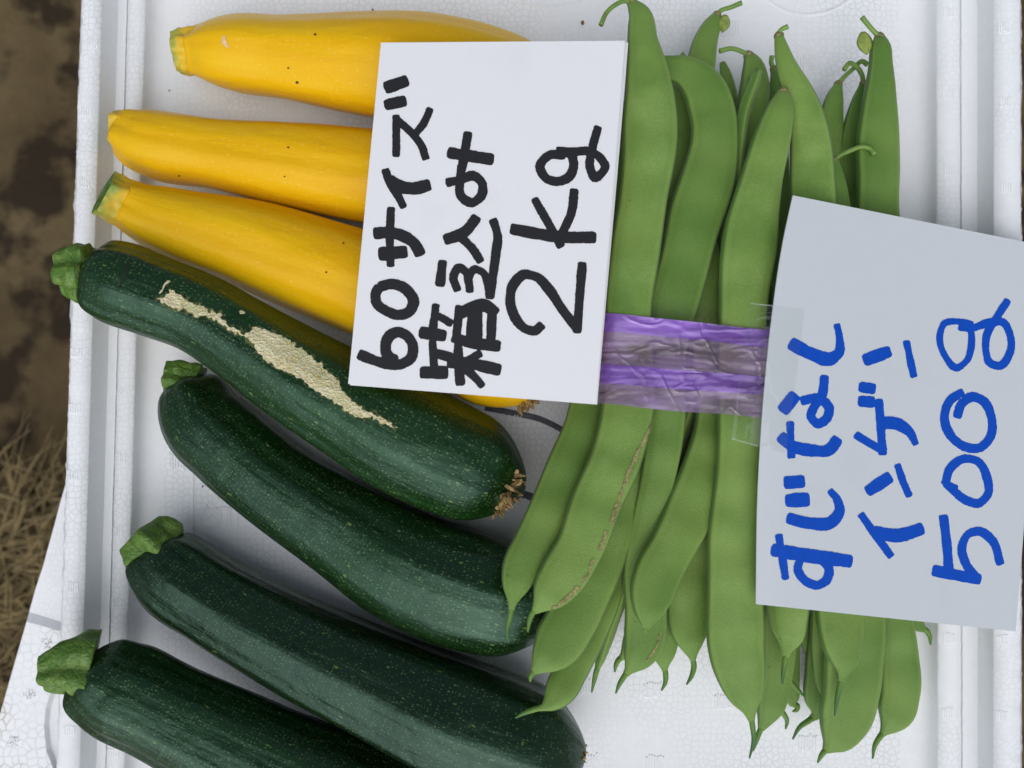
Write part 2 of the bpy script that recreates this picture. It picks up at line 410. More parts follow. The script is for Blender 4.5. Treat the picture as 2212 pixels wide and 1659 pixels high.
M_tape = mat_film("purple_film", (0.84, 0.62, 0.95), (0.56, 0.36, 0.72), 0.40, 0.30, 0.5, 0.25)
M_tape2 = mat_film("purple_film_folded", (0.52, 0.32, 0.86), (0.42, 0.20, 0.80), 0.52, 0.28, 0.45, 0.25)
M_clear = mat_film("clear_film", (0.99, 0.995, 0.99), (0.72, 0.75, 0.74), 0.015, 0.12, 0.12, 0.015)
M_soil = mat_ground()
M_straw = mat_simple("dry_straw", (0.215, 0.160, 0.072), 0.8, 0.6, 60, 0.2)
M_crumb = mat_simple("brown_crumb", (0.22, 0.10, 0.03), 0.8, 0.4, 900, 0.3)

# ------------------------------------------------------------------ ground and dry grass
GZ = -0.26
g = mk("ground", [(-15, -15, GZ), (15, -15, GZ), (15, 15, GZ), (-15, 15, GZ)], [(0, 1, 2, 3)], M_soil, smooth=False)
tag(g, "bare brown soil with dark damp patches", "ground", kind="structure")
def straw():
    V, F = [], []
    rg = random.Random(3)
    for k in range(5200):
        px = rg.uniform(-260, 330); py = rg.uniform(1010, 1900)
        if py < 1130 and rg.random() > (py - 1010) / 120: continue
        z0 = GZ + rg.uniform(0.002, 0.035)
        c = at(px, py, z0); a = rg.gauss(0.3, 1.3); L = rg.uniform(0.025, 0.08); w = rg.uniform(0.0003, 0.0008) * (2.4 if rg.random() < 0.06 else 1)
        bend = rg.uniform(-0.6, 0.6); n = 6; base = len(V); tiltz = rg.uniform(-0.15, 0.15)
        p = Vector(c); ang = a
        for i in range(n):
            d = Vector((math.cos(ang), math.sin(ang), tiltz)); s = Vector((-d.y, d.x, 0)).normalized()
            ww = w * (1 - 0.6 * i / (n - 1))
            V += [p + s * ww, p + Vector((0, 0, ww * 1.2)), p - s * ww]
            p = p + d * (L / n); p.z = max(p.z, GZ + 0.001); ang += bend / n
        for i in range(n - 1):
            b = base + i * 3
            F += [(b, b + 1, b + 4, b + 3), (b + 1, b + 2, b + 5, b + 4)]
    o = mk("dry_grass", V, F, M_straw, smooth=True)
    tag(o, "tangled dry straw lying on the soil beside the foam box", "dry grass", kind="stuff")
straw()

# ------------------------------------------------------------------ foam tray (stepped rim, drawn from its two long sides)
YA, YB = -330, 1990                      # picture rows where the tray's short rims run, outside the frame
def lerp_line(x0, x1, y): return x0 + (x1 - x0) * y / 1659.0
# rings from outside in: (left x at top, left x at bottom, right x at top, right x at bottom, inset of short rims, z)
prof = [(176, 122, 2206, 2207, 0, -0.020), (178, 124, 2204, 2205, 0, 0.0185), (181, 127, 2201, 2202, 3, 0.0195),
        (219, 171, 2148, 2147, 45, 0.0195), (222, 174, 2145, 2144, 48, 0.0186),
        (252, 205, 2115, 2116, 70, 0.0100), (256, 208, 2111, 2112, 74, 0.0092),
        (274, 227, 2077, 2080, 96, 0.0092), (276, 229, 2074, 2077, 98, 0.0078), (278, 231, 2072, 2075, 100, 0.0084),
        (311, 265, 2026, 2029, 140, 0.0084), (315, 269, 2022, 2025, 144, 0.0076),
        (318, 272, 2015, 2018, 147, 0.0056), (324, 278, 2006, 2009, 152, 0.0034), (332, 286, 1996, 1999, 160, 0.0019),
        (345, 299, 1981, 1984, 172, 0.0008), (360, 314, 1964, 1967, 186, 0.00022), (382, 336, 1942, 1945, 205, 0.0)]
def tray():
    root = empty("foam_tray", at(1106, 830, -0.02))
    tag(root, "white expanded foam box lid with stepped rim holding all the vegetables", "foam tray")
    NE = 260
    rings = []
    for k, (a0, a1, b0, b1, ins, z) in enumerate(prof):
        cs = []
        yt, yb = YA + ins, YB - ins
        c = [at(lerp_line(a0, a1, yt), yt, z), at(lerp_line(b0, b1, yt), yt, z), at(lerp_line(b0, b1, yb), yb, z), at(lerp_line(a0, a1, yb), yb, z)]
        for e in range(4):
            p, q = c[e], c[(e + 1) % 4]
            for i in range(NE):
                v = p.lerp(q, i / NE)
                nrm = Vector((q.y - p.y, p.x - q.x, 0)).normalized()
                if k < 4:                              # bead-scalloped outer lip
                    am = 0.00055 if k < 3 else 0.00025
                    f = noise.noise(v * 420) * am + max(0, noise.noise(v * 90 + Vector((3, 1, 0))) - 0.35) * am * -3
                    v = v + nrm * f
                elif k in (7, 8, 9, 10, 11): v = v + nrm * noise.noise(v * 330) * 0.00022
                cs.append(v)
        rings.append(cs)
    n = NE * 4
    names = [("outer_wall", 0, 1, M_rim), ("rim", 1, 4, M_rim), ("upper_wall", 4, 6, M_smooth), ("step", 6, 7, M_smooth), ("ledge", 7, 11, M_rim), ("inner_wall", 11, len(prof) - 1, M_smooth)]
    for nm, k0, k1, m in names:
        V, F = [], []
        for k in range(k0, k1 + 1): V += rings[k]
        for k in range(k1 - k0):
            for i in range(n):
                j = (i + 1) % n; F.append((k * n + i, k * n + j, (k + 1) * n + j, (k + 1) * n + i))
        mk(nm, V, F, m, root)
    V = list(rings[-1]); F = [tuple(range(n))[::-1]]
    # floor: a quad sheet, slightly uneven, filling the inner ring
    c = [rings[-1][0], rings[-1][NE], rings[-1][2 * NE], rings[-1][3 * NE]]
    V, F = [], []; NX, NY = 90, 110
    for j in range(NY + 1):
        l = c[0].lerp(c[3], j / NY); r = c[1].lerp(c[2], j / NY)
        for i in range(NX + 1):
            p = l.lerp(r, i / NX)
            if 0 < i < NX and 0 < j < NY: p.z += noise.noise(p * 25) * 0.00010
            V.append(p)
    F = [f[::-1] for f in grid_faces(NY + 1, NX + 1)]
    mk("floor_panel", V, F, M_floor, root)
    cb = [rings[0][0], rings[0][NE], rings[0][2 * NE], rings[0][3 * NE]]
    mk("underside", cb, [(3, 2, 1, 0)][::-1], M_rim, root, smooth=False)
    return root
TR = tray()

def bars_mesh(px, py, z, n, w, hgt, gap, hh=0.00028, rg=random):
    """a moulded vent mark: n short upright bars side by side"""
    V, F = [], []
    for i in range(n):
        x = px + (i - (n - 1) / 2) * gap
        a = py - hgt / 2 * rg.uniform(0.7, 1.0); b = py + hgt / 2 * rg.uniform(0.7, 1.0)
        c = [at(x - w / 2, a, z), at(x + w / 2, a, z), at(x + w / 2, b, z), at(x - w / 2, b, z)]
        k = len(V)
        V += [p - Vector((0, 0, 0.0003)) for p in c]
        cc = sum(c, Vector()) / 4
        V += [cc + (p - cc) * 0.8 + Vector((0, 0, hh)) for p in c]
        F += [(k + 4, k + 7, k + 6, k + 5)] + [(k + i0, k + 4 + i0, k + 4 + (i0 + 1) % 4, k + (i0 + 1) % 4) for i0 in range(4)]
    return V, F
def vent(px, py, z, big=False):
    V, F = bars_mesh(px, py, z, 7 if big else 5, 3.6, 46 if big else 28, 6.0 if big else 5.2, 0.00034 if big else 0.00018)
    mk("vent_mark", V, F, M_floor, TR, smooth=False)
for r, pts, z in ((1, [(580, 275), (540, 700), (530, 1150)], 0.0195), (4, [(480, 640), (470, 990), (455, 1410)], 0.0195), (7, [(460, 520), (435, 1420)], 0.0195),
                  (1, [(845, 260)], 0.0084), (4, [(760, 890), (755, 1300)], 0.0084), (7, [(735, 170), (730, 620), (712, 1560)], 0.0084),
                  (3, [(1865, 80), (1860, 590), (1870, 1070)], 0.0084), (9, [(1740, 840), (1730, 1310)], 0.0084), (9, [(2075, 850), (2070, 1330)], 0.0195)):
    for x, y in Z(r, pts): vent(x, y, z)
for x, y in ((2168, 60), (2172, 220), (2174, 405)): vent(x, y, 0.0195)
for r, pts in ((3, [(490, 180), (970, 390), (65, 180)]), (2, [(1220, 200), (1650, 220)]), (5, [(1170, 1080), (1200, 1600)]), (4, [(1120, 1320)]),
               (8, [(1605, 1140), (2055, 1170), (2070, 1630), (1650, 1620)]), (9, [(850, 1500), (320, 1240), (800, 985)])):
    for x, y in Z(r, pts): vent(x, y, 0.0, True)

def flat_tube(name, pts, wpx, z, hh, mat, parent, n=40, closed=False):
    """low rounded ridge following picture points on height z"""
    P = np.array([(x, y, 0.0) for x, y in pts]); Q = catmull(P, n)
    V = []; T = np.gradient(Q[:, :2], axis=0); T /= np.linalg.norm(T, axis=1)[:, None]
    for i in range(n):
        N = np.array([-T[i, 1], T[i, 0]])
        for a, h in ((-0.5, -0.0002), (-0.36, hh * 0.8), (-0.15, hh), (0.15, hh), (0.36, hh * 0.8), (0.5, -0.0002)):
            q = Q[i, :2] + N * a * wpx; p = at(q[0], q[1], z); V.append((p.x, p.y, p.z + h))
    F = grid_faces(n, 6)
    F += [tuple(range(6)), tuple(range((n - 1) * 6, n * 6))[::-1]]
    return mk(name, V, F, mat, parent)
kz5 = lambda pts: [(347 + 0.09804 * x, 1008.4 + 0.09804 * y) for x, y in pts]
for pts in ([(1050, 870), (960, 940), (905, 1040), (910, 1180), (1000, 1290), (1110, 1315), (1230, 1260), (1310, 1150), (1310, 1020), (1260, 915)],
            [(1235, 915), (1510, 910)], [(1515, 880), (1510, 1280)], [(1235, 380), (1235, 720)]):
    flat_tube("raised_digit_stroke", kz5(pts), 10, 0.0, 0.0005, M_mark, TR)
for pts in ([(718, -200), (716, 400), (712, 1500)], [(1700, 700), (1700, 1600)]):
    flat_tube("moulded_line", kz5(pts), 5, 0.0, 0.00035, M_mark, TR)
th = np.linspace(0, 2 * math.pi, 60)
flat_tube("moulded_ring", [(1746 + 138 * math.cos(t), -106 + 138 * math.sin(t)) for t in th], 8, 0.0, 0.0005, M_mark, TR, 140)
flat_tube("moulded_ring", [(1190 + 150 * math.cos(t), -125 + 140 * math.sin(t)) for t in th], 8, 0.0, 0.0004, M_mark, TR, 140)
flat_tube("marker_line", Z(5, [(1000, 985), (1150, 1015), (1350, 1060), (1510, 1140), (1600, 1190)]), 15, 0.0, 0.0003, M_line, TR)
flat_tube("marker_line", Z(5, [(1150, 1505), (1220, 1525), (1330, 1560), (1450, 1600)]), 19, 0.0, 0.0003, M_line, TR)

# ------------------------------------------------------------------ foam box underneath
def under_box():
    root = empty("foam_box", at(1106, 830, -0.1))
    tag(root, "soiled white foam box underneath, its corner showing past the tray's edge", "foam box")
    zl, zh = -0.0285, -0.026
    def edge(y): return 135 - (y - 1070) * 0.2842
    # body: long slanted block down to the soil
    L0, L1 = at(edge(1070), 1070, zl), at(edge(1545), 1545, zl)
    d = (L1 - L0).normalized(); s = Vector((-d.y, d.x, 0))
    wv = (at(2214, 118, zl) - L0).dot(s)
    a0, a1 = L0 - d * 0.22, L0 + d * 0.36
    c = [a0, a1, a1 + s * wv, a0 + s * wv]
    N = 60; V, F = [], []
    loop = []
    for e in range(4):
        for i in range(N): loop.append(c[e].lerp(c[(e + 1) % 4], i / N))
    n = len(loop); jit = [Vector((noise.noise(p * 300), noise.noise(p * 300 + Vector((5, 5, 5))), 0)) * 0.0005 for p in loop]
    top = [p + j for p, j in zip(loop, jit)]
    bot = [Vector((p.x, p.y, GZ)) for p in loop]
    V = top + bot + [sum(c, Vector()) / 4]
    F = [(i, (i + 1) % n, n + (i + 1) % n, n + i) for i in range(n)] + [(2 * n, (i + 1) % n, i) for i in range(n)]
    mk("box_body", V, F, M_rim, root, smooth=False)
    # raised, stained corner block with a scooped hand hold
    tp = [(edge(1343), 1343), (92, 1352), (126, 1363), (150, 1368), (150, 1440), (126, 1462), (112, 1489), (99, 1530), (95, 1568), (100, 1621), (113, 1655), (135, 1700), (160, 1740), (160, 1900), (edge(1900), 1900), (edge(1700), 1700), (edge(1545), 1545), (edge(1440), 1440)]
    lp = [(edge(1314), 1314), (98, 1324), (131, 1335), (162, 1342), (162, 1446), (140, 1470), (126, 1494), (113, 1532), (110, 1568), (115, 1616), (127, 1647), (146, 1692), (170, 1736), (175, 1910), (edge(1910) - 1, 1910), (edge(1700) - 1, 1700), (edge(1545) - 1, 1545), (edge(1440) - 1, 1440)]
    tw = [at(x, y, zh) for x, y in tp]; lw = [at(x, y, zl - 0.001) for x, y in lp]
    n = len(tw)
    mk("stained_corner_top", tw, [tuple(range(n))], M_dirty, root, smooth=False)
    mk("corner_wall", tw + lw, [(i, n + i, n + (i + 1) % n, (i + 1) % n) for i in range(n)], M_smooth, root, smooth=False)
    rg = random.Random(5)
    for cx, cy in ((100, 1390), (63, 1500), (30, 1602)):
        V, F = [], []
        for k in range(26):
            rr = 13 * math.sqrt(rg.random()); aa = rg.uniform(0, 6.3)
            p = at(cx + rr * math.cos(aa), cy + rr * math.sin(aa), zh); b = len(V); rad = 0.00030
            for q in range(6): V.append(p + Vector((rad * math.cos(q * 1.047), rad * math.sin(q * 1.047), 0)))
            V.append(p + Vector((0, 0, 0.0003)))
            F += [(b + q, b + (q + 1) % 6, b + 6) for q in range(6)]
        o = mk("vent_dots", V, F, M_line if False else mat_dot, root)
mat_dot = mat_simple("foam_pit", (0.42, 0.42, 0.42), 0.7, 0.1, 300, 0.1)
under_box()

# ------------------------------------------------------------------ zucchini
def zucchini(name, label, cat, group, ctrl, mat, lobes, amp, seed, stem, stem_mat, e0=0.03, e1=0.12, nr=150, ridge=0.0, cut=True):
    Q = catmull(world_ctrl(ctrl), nr); Q[:, 3] *= 0.955 if mat is M_yz else (0.93 if mat is M_gz else 0.905)
    s = np.linspace(0, 1, nr)
    k0 = np.clip(s / e0, 0, 1); k1 = np.clip((1 - s) / e1, 0, 1)
    Q[:, 3] *= np.sqrt(np.clip(1 - (1 - k0) ** 2 * 0.75, 0.02, 1)) * np.sqrt(np.clip(1 - (1 - k1) ** 2, 0.006, 1))
    root = empty(name, Vector(Q[nr // 2, :3]) - Vector((0, 0, Q[nr // 2, 3])))
    tag(root, label, cat, group)
    rg = random.Random(seed); ph = [rg.uniform(0, 6.28) for _ in range(6)]
    def shape(i, u, th):
        tw = 0.5 * u
        f = 1 + amp * np.cos(lobes * th + ph[0] + tw) + ridge * (np.abs(np.cos(lobes / 2 * th + ph[2] + tw)) - 0.6) + 0.012 * np.cos(2 * th + ph[1]) + amp * 0.4 * np.cos((lobes * 2 + 1) * th + ph[3] + 3 * u)
        nz = np.array([noise.noise(Vector((math.cos(t) * 1.3 + seed, math.sin(t) * 1.3, u * 7))) for t in th])
        nz2 = np.array([noise.noise(Vector((math.cos(t) * 5 + seed, math.sin(t) * 5, u * 16))) for t in th])
        f = f * (1 + 0.022 * nz + 0.006 * nz2)
        pk = max(0, 1 - u / 0.07)                        # puckered shoulder at the stem
        f = f * (1 + pk * 0.07 * np.cos(5 * th + ph[4]))
        return f * np.cos(th), f * np.sin(th)
    body = sweep("body", Q, mat, root, 96, shape)
    SQ = catmull(world_ctrl(stem), 26)
    def sshape(i, u, th):
        f = 1 + 0.13 * np.cos(5 * th + ph[4]) + 0.05 * np.cos(10 * th + ph[5])
        nz = np.array([noise.noise(Vector((math.cos(t) * 2.5 + seed, math.sin(t) * 2.5, u * 4))) for t in th])
        f = f * (1 + 0.10 * nz)
        return f * np.cos(th), f * np.sin(th)
    st = sweep("stem", SQ, stem_mat, root, 60, sshape, cap1=False)
    # cut face at the stem's far end
    nc = 61; ring = [Vector(st.data.vertices[25 * nc + j].co) for j in range(60)]
    cen = sum(ring, Vector()) / 60; ax = Vector(SQ[-1, :3] - SQ[-3, :3]).normalized()
    V = ring + [cen + (p - cen) * 0.75 + ax * 0.0004 for p in ring] + [cen - ax * 0.0008]
    F = [(j, (j + 1) % 60, 60 + (j + 1) % 60, 60 + j) for j in range(60)] + [(60 + j, 60 + (j + 1) % 60, 120) for j in range(60)]
    mk("cut_face", V, F, M_cut if stem_mat is M_gstem else M_gstem, st)
    return root, body, Q
mm = 0.001
def zc(rows): return [(x, y, r, z * mm) for x, y, r, z in rows]
GRP_G = "green zucchini on the foam tray"; GRP_Y = "yellow zucchini on the foam tray"
G1, G1b, G1q = zucchini("green_zucchini", "dark green zucchini with a long tan scar along its upper side", "zucchini", GRP_G,
    zc([(186, 589, 66, 42), (210, 597, 84, 41.5), (245, 609, 96, 40.5), (330, 640, 97, 38.5), (430, 678, 95, 36), (520, 732, 100, 33.5), (610, 790, 109, 31), (760, 880, 123, 28), (900, 958, 134, 25.5), (1020, 1012, 126, 24), (1090, 1040, 104, 22), (1134, 1056, 84, 21)]),
    M_gz, 7, 0.020, 11, zc([(200, 591, 62, 42), (178, 590, 60, 42), (158, 590, 54, 42), (138, 592, 46, 42)]), M_gstem, e1=0.13)
G2, G2b, G2q = zucchini("green_zucchini", "speckled dark green zucchini whose blossom end lies under the bean tips", "zucchini", GRP_G,
    zc([(405, 822, 58, 15), (418, 855, 78, 16), (440, 905, 93, 17), (500, 965, 98, 18), (580, 1033, 100, 19), (743, 1140, 112, 20), (875, 1220, 129, 21.5), (1028, 1275, 134, 22.5), (1130, 1300, 122, 22), (1215, 1318, 90, 20)]),
    M_gz, 7, 0.022, 23, zc([(425, 832, 46, 16), (405, 825, 42, 16.5), (382, 818, 38, 17), (360, 816, 33, 17.5)]), M_gstem, e1=0.14)
G3, G3b, G3q = zucchini("green_zucchini", "blackish green glossy zucchini with a crescent stem, lying parallel between two others", "zucchini", GRP_G,
    zc([(322, 1172, 60, 17), (340, 1200, 80, 17), (374, 1236, 96, 17.5), (474, 1303, 101, 18), (636, 1392, 111, 19.5), (827, 1482, 124, 21.5), (985, 1552, 138, 23.5), (1110, 1597, 138, 24), (1200, 1622, 120, 23), (1264, 1636, 96, 22)]),
    M_gz2, 7, 0.026, 31, zc([(345, 1192, 58, 18), (330, 1176, 58, 18.5), (316, 1162, 54, 19), (306, 1152, 46, 19)]), M_gstem, e1=0.13)
G4, G4b, G4q = zucchini("green_zucchini", "green zucchini cut off by the picture's lower edge, thick stem over the rim", "zucchini", GRP_G,
    zc([(180, 1432, 62, 36), (205, 1450, 88, 35), (245, 1477, 104, 33), (350, 1530, 106, 30), (470, 1590, 113, 27), (600, 1652, 121, 25), (750, 1722, 129, 23), (900, 1790, 130, 22), (1000, 1832, 110, 21), (1060, 1856, 80, 20)]),
    M_gz, 7, 0.022, 47, zc([(200, 1438, 72, 36), (180, 1437, 70, 37), (150, 1439, 58, 38), (118, 1446, 44, 39), (96, 1450, 36, 39.5)]), M_gstem, e1=0.14)
Y1, Y1b, Y1q = zucchini("yellow_zucchini", "pale tipped yellow zucchini lying alone, farthest from the green ones", "zucchini", GRP_Y,
    zc([(412, 113, 50, 16), (436, 114, 59, 16), (466, 115, 73, 16.5), (500, 116, 82, 17), (600, 125, 89, 17.5), (750, 138, 108, 18.5), (900, 150, 120, 19.5), (1050, 168, 110, 19), (1150, 185, 90, 18), (1230, 200, 70, 17)]),
    M_yz, 5, 0.014, 5, zc([(436, 113, 52, 16), (414, 113, 47, 16), (396, 113, 45, 16), (378, 114, 41, 16.5)]), M_ystem, e0=0.002, e1=0.16, ridge=0.018)
Y2, Y2b, Y2q = zucchini("yellow_zucchini", "yellow zucchini in the middle of the three, its stem on the tray's ledge", "zucchini", GRP_Y,
    zc([(258, 283, 44, 22), (276, 290, 57, 22), (300, 300, 68, 21.5), (345, 313, 77, 21), (450, 330, 77, 20), (600, 352, 92, 19), (780, 378, 103, 18.5), (950, 402, 108, 18.5), (1100, 425, 96, 18), (1200, 440, 72, 17)]),
    M_yz, 5, 0.014, 8, zc([(284, 290, 46, 22), (270, 286, 44, 22), (256, 281, 41, 22.5), (243, 279, 38, 23)]), M_ystem, e0=0.002, e1=0.16, ridge=0.018)
Y3, Y3b, Y3q = zucchini("yellow_zucchini", "orange-yellow zucchini with a dark green stem tip, touching the scarred green one", "zucchini", GRP_Y,
    zc([(262, 436, 51, 31.5), (284, 446, 58, 30), (310, 458, 66, 28.5), (400, 490, 84, 25), (550, 532, 104, 21.5), (700, 582, 114, 20), (850, 640, 118, 20), (980, 718, 118, 20), (1070, 786, 108, 19), (1164, 850, 82, 18)]),
    M_yz, 5, 0.014, 13, zc([(290, 448, 50, 29.5), (266, 438, 49, 31), (245, 428, 48, 33), (224, 417, 47, 35)]), M_ystem, e0=0.002, e1=0.13, ridge=0.018)

def drape(name, poly, tree, mat, parent, step=2.0, lift=0.00025, relief=None, jag=0.0, grow=0.0):
    """patch of skin following the surface under a picture outline"""
    xs = [p[0] for p in poly]; ys = [p[1] for p in poly]
    x0, y0 = min(xs) - step, min(ys) - step
    nx = int((max(xs) - x0) / step) + 3; ny = int((max(ys) - y0) / step) + 3
    keep = {}; F = []; V = []
    def vert(i, j):
        if (i, j) in keep: return keep[(i, j)]
        x, y = x0 + i * step, y0 + j * step
        d = ray(x, y).normalized(); loc, nrm, _, _ = tree.ray_cast(CL, d)
        if loc is None: keep[(i, j)] = None; return None
        if nrm.dot(d) > 0: nrm = -nrm
        h = lift + (relief(x, y) if relief else 0)
        V.append(loc + nrm * h); keep[(i, j)] = len(V) - 1; return keep[(i, j)]
    for j in range(ny):
        for i in range(nx):
            cx, cy = x0 + (i + 0.5) * step, y0 + (j + 0.5) * step
            jx = cx + jag * noise.noise(Vector((cx * 0.11, cy * 0.11, 1.0))); jy = cy + jag * noise.noise(Vector((cx * 0.11, cy * 0.11, 7.0)))
            if not in_poly(jx, jy, poly) and not (grow and any(in_poly(jx + grow * math.cos(k_), jy + grow * math.sin(k_), poly) for k_ in (0, 0.79, 1.57, 2.36, 3.14, 3.93, 4.71, 5.5))): continue
            q = [vert(i, j), vert(i + 1, j), vert(i + 1, j + 1), vert(i, j + 1)]
            if None in q: continue
            F.append(tuple(q[::-1]))
    return mk(name, V, F, mat, parent) if F else None
T1 = bvh_of([G1b])
sz = lambda pts: [(303.6 + 0.2696 * x, 563.8 + 0.2696 * y) for x, y in pts]
def net(x, y):
    e = abs(noise.noise(Vector((x * 0.09 + y * 0.03, y * 0.13, 0)))); e2 = abs(noise.noise(Vector((x * 0.19, y * 0.15 - x * 0.05, 4))))
    return 0.00028 * max(0, 1 - e / 0.14) + 0.00022 * max(0, 1 - e2 / 0.16)
SC1 = (sz([(820, 590), (880, 570), (900, 520), (960, 540), (1080, 580), (1200, 640), (1290, 710), (1400, 790), (1480, 870), (1560, 930), (1600, 1010), (1660, 1090), (1720, 1150), (1790, 1190), (1870, 1225), (1960, 1275), (2060, 1345), (1960, 1305), (1850, 1255), (1770, 1262), (1690, 1230), (1620, 1180), (1540, 1110), (1450, 1070), (1360, 1020), (1330, 970), (1240, 920), (1160, 880), (1060, 840), (990, 780), (940, 730), (900, 670), (850, 620)]))
SC2 = (sz([(120, 290), (175, 300), (215, 270), (240, 230), (280, 250), (330, 300), (390, 320), (420, 350), (480, 340), (520, 380), (560, 410), (650, 415), (655, 460), (665, 500), (720, 530), (790, 555), (825, 595), (770, 580), (700, 545), (630, 495), (560, 462), (530, 437), (460, 452), (400, 422), (340, 382), (270, 387), (210, 362), (190, 332)]))
M_scar_rim = mat_simple("scar_margin", (0.085, 0.105, 0.030), 0.7, 0.45, 500, 0.4)
for pl, jg in ((SC1, 6), (SC2, 8)):
    drape("scar_margin", pl, T1, M_scar_rim, G1, 1.6, 0.00006, None, jg + 3, 3.2)
    drape("scar", pl, T1, M_scar, G1, 1.2, 0.00014, net, jg)
for pts in ([(785, 400), (840, 412), (838, 428), (795, 425)], [(150, 262), (178, 205), (215, 160), (240, 160), (242, 172), (222, 172), (188, 215), (162, 268)], [(222, 290), (238, 230), (248, 232), (236, 292)]):
    drape("scar_fleck", sz(pts), T1, M_scar, G1, 1.4, 0.0003, None, 2)
# crease across the shoulder
drape("skin_nick", Z(4, [(790, 80), (825, 40), (815, 120), (775, 205), (745, 235), (760, 180)]), T1, mat_simple("nick", (0.006, 0.02, 0.006), 0.5, 0.2, 300, 0.2), G1, 1.5, 0.0002, None, 1)
TY1, TY3, TY2 = bvh_of([Y1b]), bvh_of([Y3b]), bvh_of([Y2b])
M_blem = mat_simple("pale_blemish", (0.72, 0.50, 0.24), 0.7, 0.2, 900, 0.4); M_pin = mat_simple("dark_pinhole", (0.10, 0.035, 0.01), 0.8, 0.3, 900, 0.2)
drape("blemish", Z(1, [(1400, 225), (1420, 222), (1428, 255), (1445, 300), (1430, 302), (1410, 282), (1395, 275)]), TY1, M_blem, Y1, 1.3, 0.0002, None, 3)
def spot(x, y, r): return [(x + r * math.cos(a), y + r * 0.8 * math.sin(a)) for a in np.linspace(0, 6.28, 9)[:-1]]
for (x, y, r) in ((642, 178, 3.6), (623, 147, 2.2), (681, 75, 3.0)): drape("pinhole", spot(x, y, r), TY1, M_pin, Y1, 0.9, 0.0002)
for (x, y, r) in ((623, 319, 2.6), (615, 381, 1.8), (387, 379, 2.2)): drape("pinhole", spot(x, y, r), TY2, M_pin, Y2, 0.9, 0.0002)
for (x, y, r) in ((742, 526, 2.4), (705, 588, 2.2)): drape("pinhole", spot(x, y, r), TY3, M_pin, Y3, 0.9, 0.0002)

def blossom(px, py, z, ang, size, parent, seed, ax):
    """ragged dried flower remains: torn flaps round the blossom end"""
    rg = random.Random(seed); V, F = [], []
    c = at(px, py, z); a = Vector((math.cos(ang), math.sin(ang), 0)); s = Vector((-a.y, a.x, 0)); u = Vector((0, 0, 1))
    for k in range(44):
        t = rg.uniform(0, 6.28); rr = size * rg.uniform(0.15, 1.0)
        p = c + (s * math.cos(t) + u * math.sin(t)) * rr - a * rr * rr / size * 0.35
        d = (a * rg.uniform(0.1, 1.0) + (s * math.cos(t) + u * math.sin(t)) * rg.uniform(0.2, 1.0)).normalized()
        w = d.cross(Vector((rg.gauss(0, 1), rg.gauss(0, 1), rg.gauss(0, 1)))).normalized()
        L = size * rg.uniform(0.25, 0.75); ww = size * rg.uniform(0.05, 0.17); b = len(V)
        n = d.cross(w) * 0.0002
        V += [p - w * ww - d * L * 0.3, p + w * ww - d * L * 0.3, p + w * ww * 0.6 + d * L * 0.5 + n * 4, p + d * L, p - w * ww * 0.7 + d * L * 0.4 - n * 3]
        V += [v - n * 2 for v in V[b:b + 5]]
        F += [(b, b + 1, b + 2, b + 3, b + 4), (b + 9, b + 8, b + 7, b + 6, b + 5)]
    mk("dried_blossom", V, F, M_dry, parent, smooth=False)
blossom(1100, 1070, 0.026, R(-35), 0.0078, G1, 3, None)
blossom(1104, 1058, 0.032, R(-35), 0.0062, G1, 9, None)
blossom(1252, 1637, 0.024, R(-15), 0.0050, G3, 4, None)
blossom(1148, 868, 0.019, R(-50), 0.0055, Y3, 6, None)

